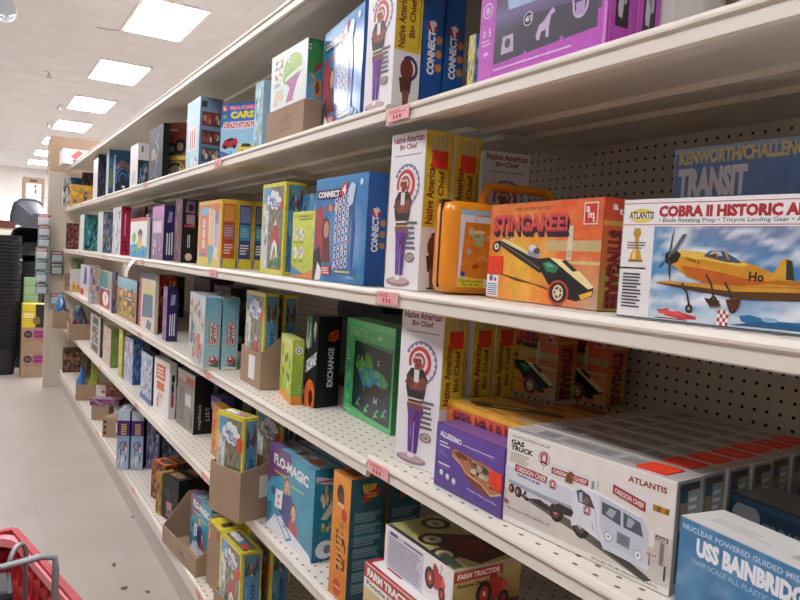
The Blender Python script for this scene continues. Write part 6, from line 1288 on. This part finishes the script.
# nested black tubs
def tub():
    bm = bmesh.new(); prof = [(.105, 0), (.135, .26), (.15, .262), (.15, .285), (.1405, .285), (.1345, .266), (.133, .26), (.103, .004)]
    n = 28; rings = []
    for r_, z_ in prof:
        ring = []
        for k in range(n):
            t = 2 * math.pi * k / n; c, s = math.cos(t), math.sin(t); q = 4
            m = (abs(c) ** q + abs(s) ** q) ** (-1 / q); ring.append(bm.verts.new((r_ * m * c, r_ * m * s, z_)))
        rings.append(ring)
    for A_, B_ in zip(rings, rings[1:]):
        for k in range(n): bm.faces.new((A_[k], A_[(k + 1) % n], B_[(k + 1) % n], B_[k]))
    bm.faces.new(rings[0][::-1]); bm.faces.new(rings[-1]); bmesh.ops.recalc_face_normals(bm, faces=bm.faces)
    return bm
tb = None
def stack(px, Y, ztop, lb, grp, step=.040, s=1.0):
    global tb
    p = ony((px, 300), Y); n = int((ztop - .285 * s) / step)
    pal = bmesh.new(); b_box(pal, -.16, -.16, 0, .16, .16, .02)
    for k in range(n):
        if tb is None: tb = bm_obj('storage_tub', tub(), 'black', smooth=False); o = tb
        else: o = tb.copy(); COL.objects.link(o)
        o.location = (p.x, Y, .001 + k * step); o.scale = (s, s, 1); tag(o, lb, 'tub', grp)
    pal.free(); return p.x, .001 + (n - 1) * step
xb, zb = stack(26, 8.75, 1.24, 'black plastic tub nested in the tall stack behind the green packs', 'tubs in the stack behind the green packs')
xa, za = stack(4, 8.3, 1.50, 'black plastic tub nested in the ribbed stack at the left picture edge', 'tubs in the ribbed stack at the left', .036)
def loose(c, rx, rz, lb, mat, sc=1.1):
    o = tb.copy(); COL.objects.link(o); o.data = tb.data.copy(); o.data.materials.clear(); o.data.materials.append(MATS[mat])
    o.scale = (sc, sc, sc); o.rotation_euler = (math.radians(rx), 0, math.radians(rz)); m = o.rotation_euler.to_matrix()
    o.location = Vector(c) - m @ Vector((0, 0, .143 * sc)); tag(o, lb, 'tub')
zt_ = zb + .287
loose((xb + .02, 8.72, zt_ + .165), -68, 165, 'loose black tub tipped over on top of the tall stack, lower one', 'black')
loose((xb + .05, 8.98, zt_ + .49), -66, 25, 'loose grey-black tub tipped up on top of the tall stack, upper one', 'blacksoft')
# windowed display box on the rear stack
Yp = 9.55; a = ony((22.5, 208), Yp); b = ony((44, 208), Yp); t = ony((22.5, 176.5), Yp)
xr, zr_ = stack(33, Yp + .16, a.z - .0, 'black plastic tub nested in the rear stack under the windowed box', 'tubs in the rear stack', .045)
zb2 = zr_ + .287
f = pose(a.x, Yp, zb2, 0, b.x - a.x, .25, t.z - zb2)
bm = bmesh.new(); b_box(bm, -f.w / 2, -f.d / 2, 0, f.w / 2, f.d / 2, f.h, .003); o = bm_obj('window_box', bm, 'kraft'); panel(o, 'front', f, lambda A: (A.rect(.12, .32, .86, .84, 'E6E6EA'), A.blobs(.16, .36, .82, .82, ['2A2A30', 'F6F6F8', '6A6A74', 'C9C9D0'], 9, 5, .05, .1), A.rect(.3, .88, .64, .94, '4A3A2A')), 'picture_window'); put(o, f)
tag(o, 'kraft box with a white picture window, high up behind the end panel', 'box')
# blister cards on the end panel's edge
hook = ['red and white', 'teal', 'blue-grey', 'white', 'grey']
def blister(w, h, seed, c1, c2):
    r = empty('blister_pack'); fr = pose(0, 0, 0, 0, w, .004, h)
    bm = bmesh.new(); b_box(bm, -w / 2, -.002, 0, w / 2, .002, h); o = bm_obj('backing_card', bm, 'print', r, c1)
    panel(o, 'front', fr, lambda A: (A.rect(0, 0, 1, 1, c1), A.rect(0, .68, 1, .94, c2), A.small(.1, .72, .9, .9, 2, 'EDEBE6', .2, seed), A.circ(.5, .97, .02, '3A3A3A')), 'card_print')
    bm = bmesh.new(); b_box(bm, -w * .4, -.034, h * .06, w * .4, -.002, h * .62, .008); bm_obj('blister_bubble', bm, 'gloss', r, mixc(c1, 'D9DEE2', .6))
    return r
def hang(r, dx, h):
    bm = bmesh.new(); y = EY - r.location.y
    b_tube(bm, [(dx, -.03, h - .006), (dx, y - .0015, h - .01)], .004, 6); o = bm_obj('peg_hook', bm, 'steel', r)
cards = [(44.5, 218, 'DDE2E4', 'C8524A', 'topmost'), (44.5, 229, 'A9B8BE', 'C44A44', 'second from the top'), (44, 240, '8FA4AA', '6A8A94', 'third from the top'), (42, 252, 'B4C4C8', 'C05054', 'fourth from the top'), (41.5, 263, '86A09C', '4A7A80', 'fifth from the top'), (41.5, 275, '9CB0B8', '5A8088', 'sixth from the top'), (41.5, 287, '7E8A94', '5A6A74', 'seventh, lowest of the left column')]
for i, (px, py, c1, c2, nm) in enumerate(cards):
    r = blister(.105, .104, i, c1, c2); p = ony((px, py), EY - .13); r.location = (p.x, p.y, p.z - .065); r.rotation_euler.z = math.radians(-8); hang(r, .04, .099); tag(r, 'blister pack hanging at the edge of the end panel, %s' % nm, 'blister pack', 'blister packs on the end panel')
for i, (px, py, c1, c2, nm) in enumerate([(54, 254, '5A8088', 'B4524A', 'upper'), (54, 266, '3E5A60', '8A7A4A', 'lower'), (53.5, 296, '7AA0A4', 'C45A54', 'separate bottom')]):
    r = blister(.11, .11, i + 9, c1, c2); p = ony((px + 3, py), EY - .06); r.location = (p.x, p.y, p.z - .08); hang(r, 0, .105); tag(r, 'teal blister pack hung on the face of the end panel, %s one' % nm, 'blister pack', 'blister packs on the end panel')
# low dark racks far off at the left
a = ony((-60, 300), 15.0); b = ony((13, 300), 15.0)
bm = bmesh.new(); b_box(bm, a.x, 15, 0, b.x, 15.5, 1.72, .01); o = bm_obj('display_rack', bm, 'creamdark')
bm = bmesh.new(); b_box(bm, a.x - .01, 14.97, 1.6, b.x + .01, 15.0, 1.74); q = bm_obj('header_rail', bm, 'print', o, '5A2A22')
tag(o, 'low display rack with a dark red header far off at the left', 'rack')
# ------------------------------------------------------------ shopping trolley in the corner
zr = .965
r = empty('shopping_trolley', (0, 0, 0))
c0 = onz((14, 531), zr); c1 = onz((78, 604), zr); ax = (c1 - c0); ax.z = 0; ax.normalize(); lt = Vector((-ax.y, ax.x, 0))
if lt.x > 0: lt = -lt
W, L, H = .50, .78, .42
org = c0
def T(x, y, z): return org + ax * x + lt * y + Vector((0, 0, z - zr))
def wall(bm, P0, P1, in0, in1, H, nx, nz_, bar):
    """grid wall of a basket between two rim points, leaning in to the bottom"""
    q4 = [bm.verts.new(v) for v in (P0, P1, P1.lerp(in1, .16), P0.lerp(in0, .16))]; nn = (P1 - P0).cross(in0 - P0).normalized() * .003
    q5 = [bm.verts.new(v.co + nn) for v in q4]; bm.faces.new(q4); bm.faces.new(q5[::-1])
    for k in range(4): bm.faces.new((q4[k], q5[k], q5[(k + 1) % 4], q4[(k + 1) % 4]))
    for i in range(nx + 1):
        t = i / nx; p = P0.lerp(P1, t); q = in0.lerp(in1, t); b_tube(bm, [p, q], bar, 4)
    for j in range(nz_ + 1):
        t = j / nz_; b_tube(bm, [P0.lerp(in0, t), P1.lerp(in1, t)], bar, 4)
bm = bmesh.new()
A_, B_, C_, D_ = T(0, 0, zr), T(L, 0, zr), T(L, W, zr), T(0, W, zr)
a_, b_, c_, d_ = T(.05, .05, zr - H), T(L - .02, .05, zr - H), T(L - .02, W - .05, zr - H), T(.05, W - .05, zr - H)
for P, Q, p_, q_, n in ((A_, B_, a_, b_, 26), (B_, C_, b_, c_, 16), (C_, D_, c_, d_, 26), (D_, A_, d_, a_, 16)): wall(bm, P, Q, p_, q_, H, n, 14, .0066)
for j in range(17): b_tube(bm, [a_.lerp(d_, j / 16), b_.lerp(c_, j / 16)], .005, 4)
for j in range(27): b_tube(bm, [a_.lerp(b_, j / 26), d_.lerp(c_, j / 26)], .005, 4)
bm_obj('basket', bm, 'cartred', r)
bm = bmesh.new()
def rimpts(o):
    pts = []
    for cx, cy, a0 in ((.05, .05, 180), (L - .05, .05, 270), (L - .05, W - .05, 0), (.05, W - .05, 90)):
        for k in range(5):
            a = math.radians(a0 + 22.5 * k); pts.append((cx + (.05 + o) * math.cos(a), cy + (.05 + o) * math.sin(a)))
    return pts
ou, inn = rimpts(.007), rimpts(-.008); n = len(ou)
vo = [[bm.verts.new(T(x, y, z)) for x, y in pp] for pp, z in ((ou, zr - .016), (ou, zr), (inn, zr), (inn, zr - .012))]
for A2, B2_ in zip(vo, vo[1:] + vo[:1]):
    for k in range(n): bm.faces.new((A2[k], A2[(k + 1) % n], B2_[(k + 1) % n], B2_[k]))
bmesh.ops.recalc_face_normals(bm, faces=bm.faces); bm_obj('rim', bm, 'cartrim', r)
# wire frame of the child seat and push handle
q0 = onz((52, 554), zr + .05); q1 = onz((-8, 570), zr + .05); q2 = onz((56, 610), zr + .0)
bm = bmesh.new()
dn = Vector((0, 0, -.26))
cor = [q1 + (q1 - q0).normalized() * .12, q1, q0 + (q1 - q0).normalized() * .012, q0 + Vector((.003, -.005, -.003)), q0 + Vector((.004, -.008, -.016)), q0 + Vector((.0, -.008, -.24))]
b_tube(bm, cor, .0042, 10); bm_obj('wire_seat_frame', bm, 'tube', r, smooth=True)
bm = bmesh.new(); m0 = onz((9, 569), zr + .03); m1 = onz((26, 556), zr + .03); pts = []
for k in range(9):
    a = math.pi * k / 8; pts.append(m0.lerp(m1, (1 - math.cos(a)) / 2) + Vector((0, 0, .022 * math.sin(a))))
pts.append(m1 + Vector((0, -.005, -.2)))
b_tube(bm, pts, .0032, 8); bm_obj('wire_loop', bm, 'tube', r, smooth=True)
bm = bmesh.new(); p = onz((4, 585), zr + .02); b_box(bm, p.x - .06, p.y - .05, p.z - .12, p.x + .008, p.y + .012, p.z + .012, .006); bm_obj('seat_flap', bm, 'black', r)
# undercarriage
bm = bmesh.new()
for y in (.08, W - .08): b_tube(bm, [T(.1, y, zr - H), T(.15, y, .18), T(L - .05, y, .14)], .011, 8)
b_tube(bm, [T(.15, .08, .18), T(.15, W - .08, .18)], .011, 8); b_tube(bm, [T(L - .05, .08, .14), T(L - .05, W - .08, .14)], .011, 8); b_tube(bm, [T(L - .1, .08, zr - H), T(L - .05, .08, .14)], .011, 8); b_tube(bm, [T(L - .1, W - .08, zr - H), T(L - .05, W - .08, .14)], .011, 8)
bm_obj('undercarriage', bm, 'tube', r)
for x in (.17, L - .06):
    for y in (.08, W - .08):
        bm = bmesh.new(); c = T(x, y, .06); b_tube(bm, [c - lt * .014, c + lt * .014], .06, 18); w_ = bm_obj('wheel', bm, 'black', r)
        bm = bmesh.new(); b_box(bm, c.x - .012, c.y - .03, .06, c.x + .012, c.y + .03, .17); bm_obj('caster_fork', bm, 'steel', w_)
tag(r, 'red plastic shopping trolley basket with grey wire frame, bottom left corner', 'trolley')
# scuffs of dirt on the floor
for i, (px, py) in enumerate(((133, 517), (114, 565), (124, 588), (148, 592))):
    p = onz((px, py), 0); bm = bmesh.new(); rr = random.Random(i)
    ctr = []
    for k in range(9):
        a = 6.283 * k / 9; q = .010 * (.5 + rr.random()); ctr.append(((p.x + q * math.cos(a)), (p.y + 1.4 * q * math.sin(a))))
    b_prism(bm, ctr, .0002, .0016, 'z'); tag(bm_obj('floor_crumb', bm, 'print', None, '5A524C'), 'dark crumb of dirt on the aisle floor, %s' % ('nearest the kick plate of the shelving', 'one beside the trolley, upper', 'one beside the trolley, lower', 'at the bottom picture edge')[i], 'crumb', 'crumbs on the floor')
# ------------------------------------------------------------ world, camera, view
w = bpy.data.worlds.new('World'); SC.world = w; w.use_nodes = True
w.node_tree.nodes['Background'].inputs[0].default_value = (1, .97, .93, 1); w.node_tree.nodes['Background'].inputs[1].default_value = .3
cd = bpy.data.cameras.new('camera'); cam = bpy.data.objects.new('camera', cd); COL.objects.link(cam)
cd.sensor_width = 36; cd.lens = FPX / 800 * 36; cd.clip_start = .02; cd.clip_end = 100
cam.matrix_world = Matrix.Translation((0, 0, CAMZ)) @ ROT.to_4x4()
SC.camera = cam
v = SC.view_settings; v.view_transform = 'Standard'; v.look = 'None'; v.gamma = 1; v.use_curve_mapping = False; v.exposure = 0.15
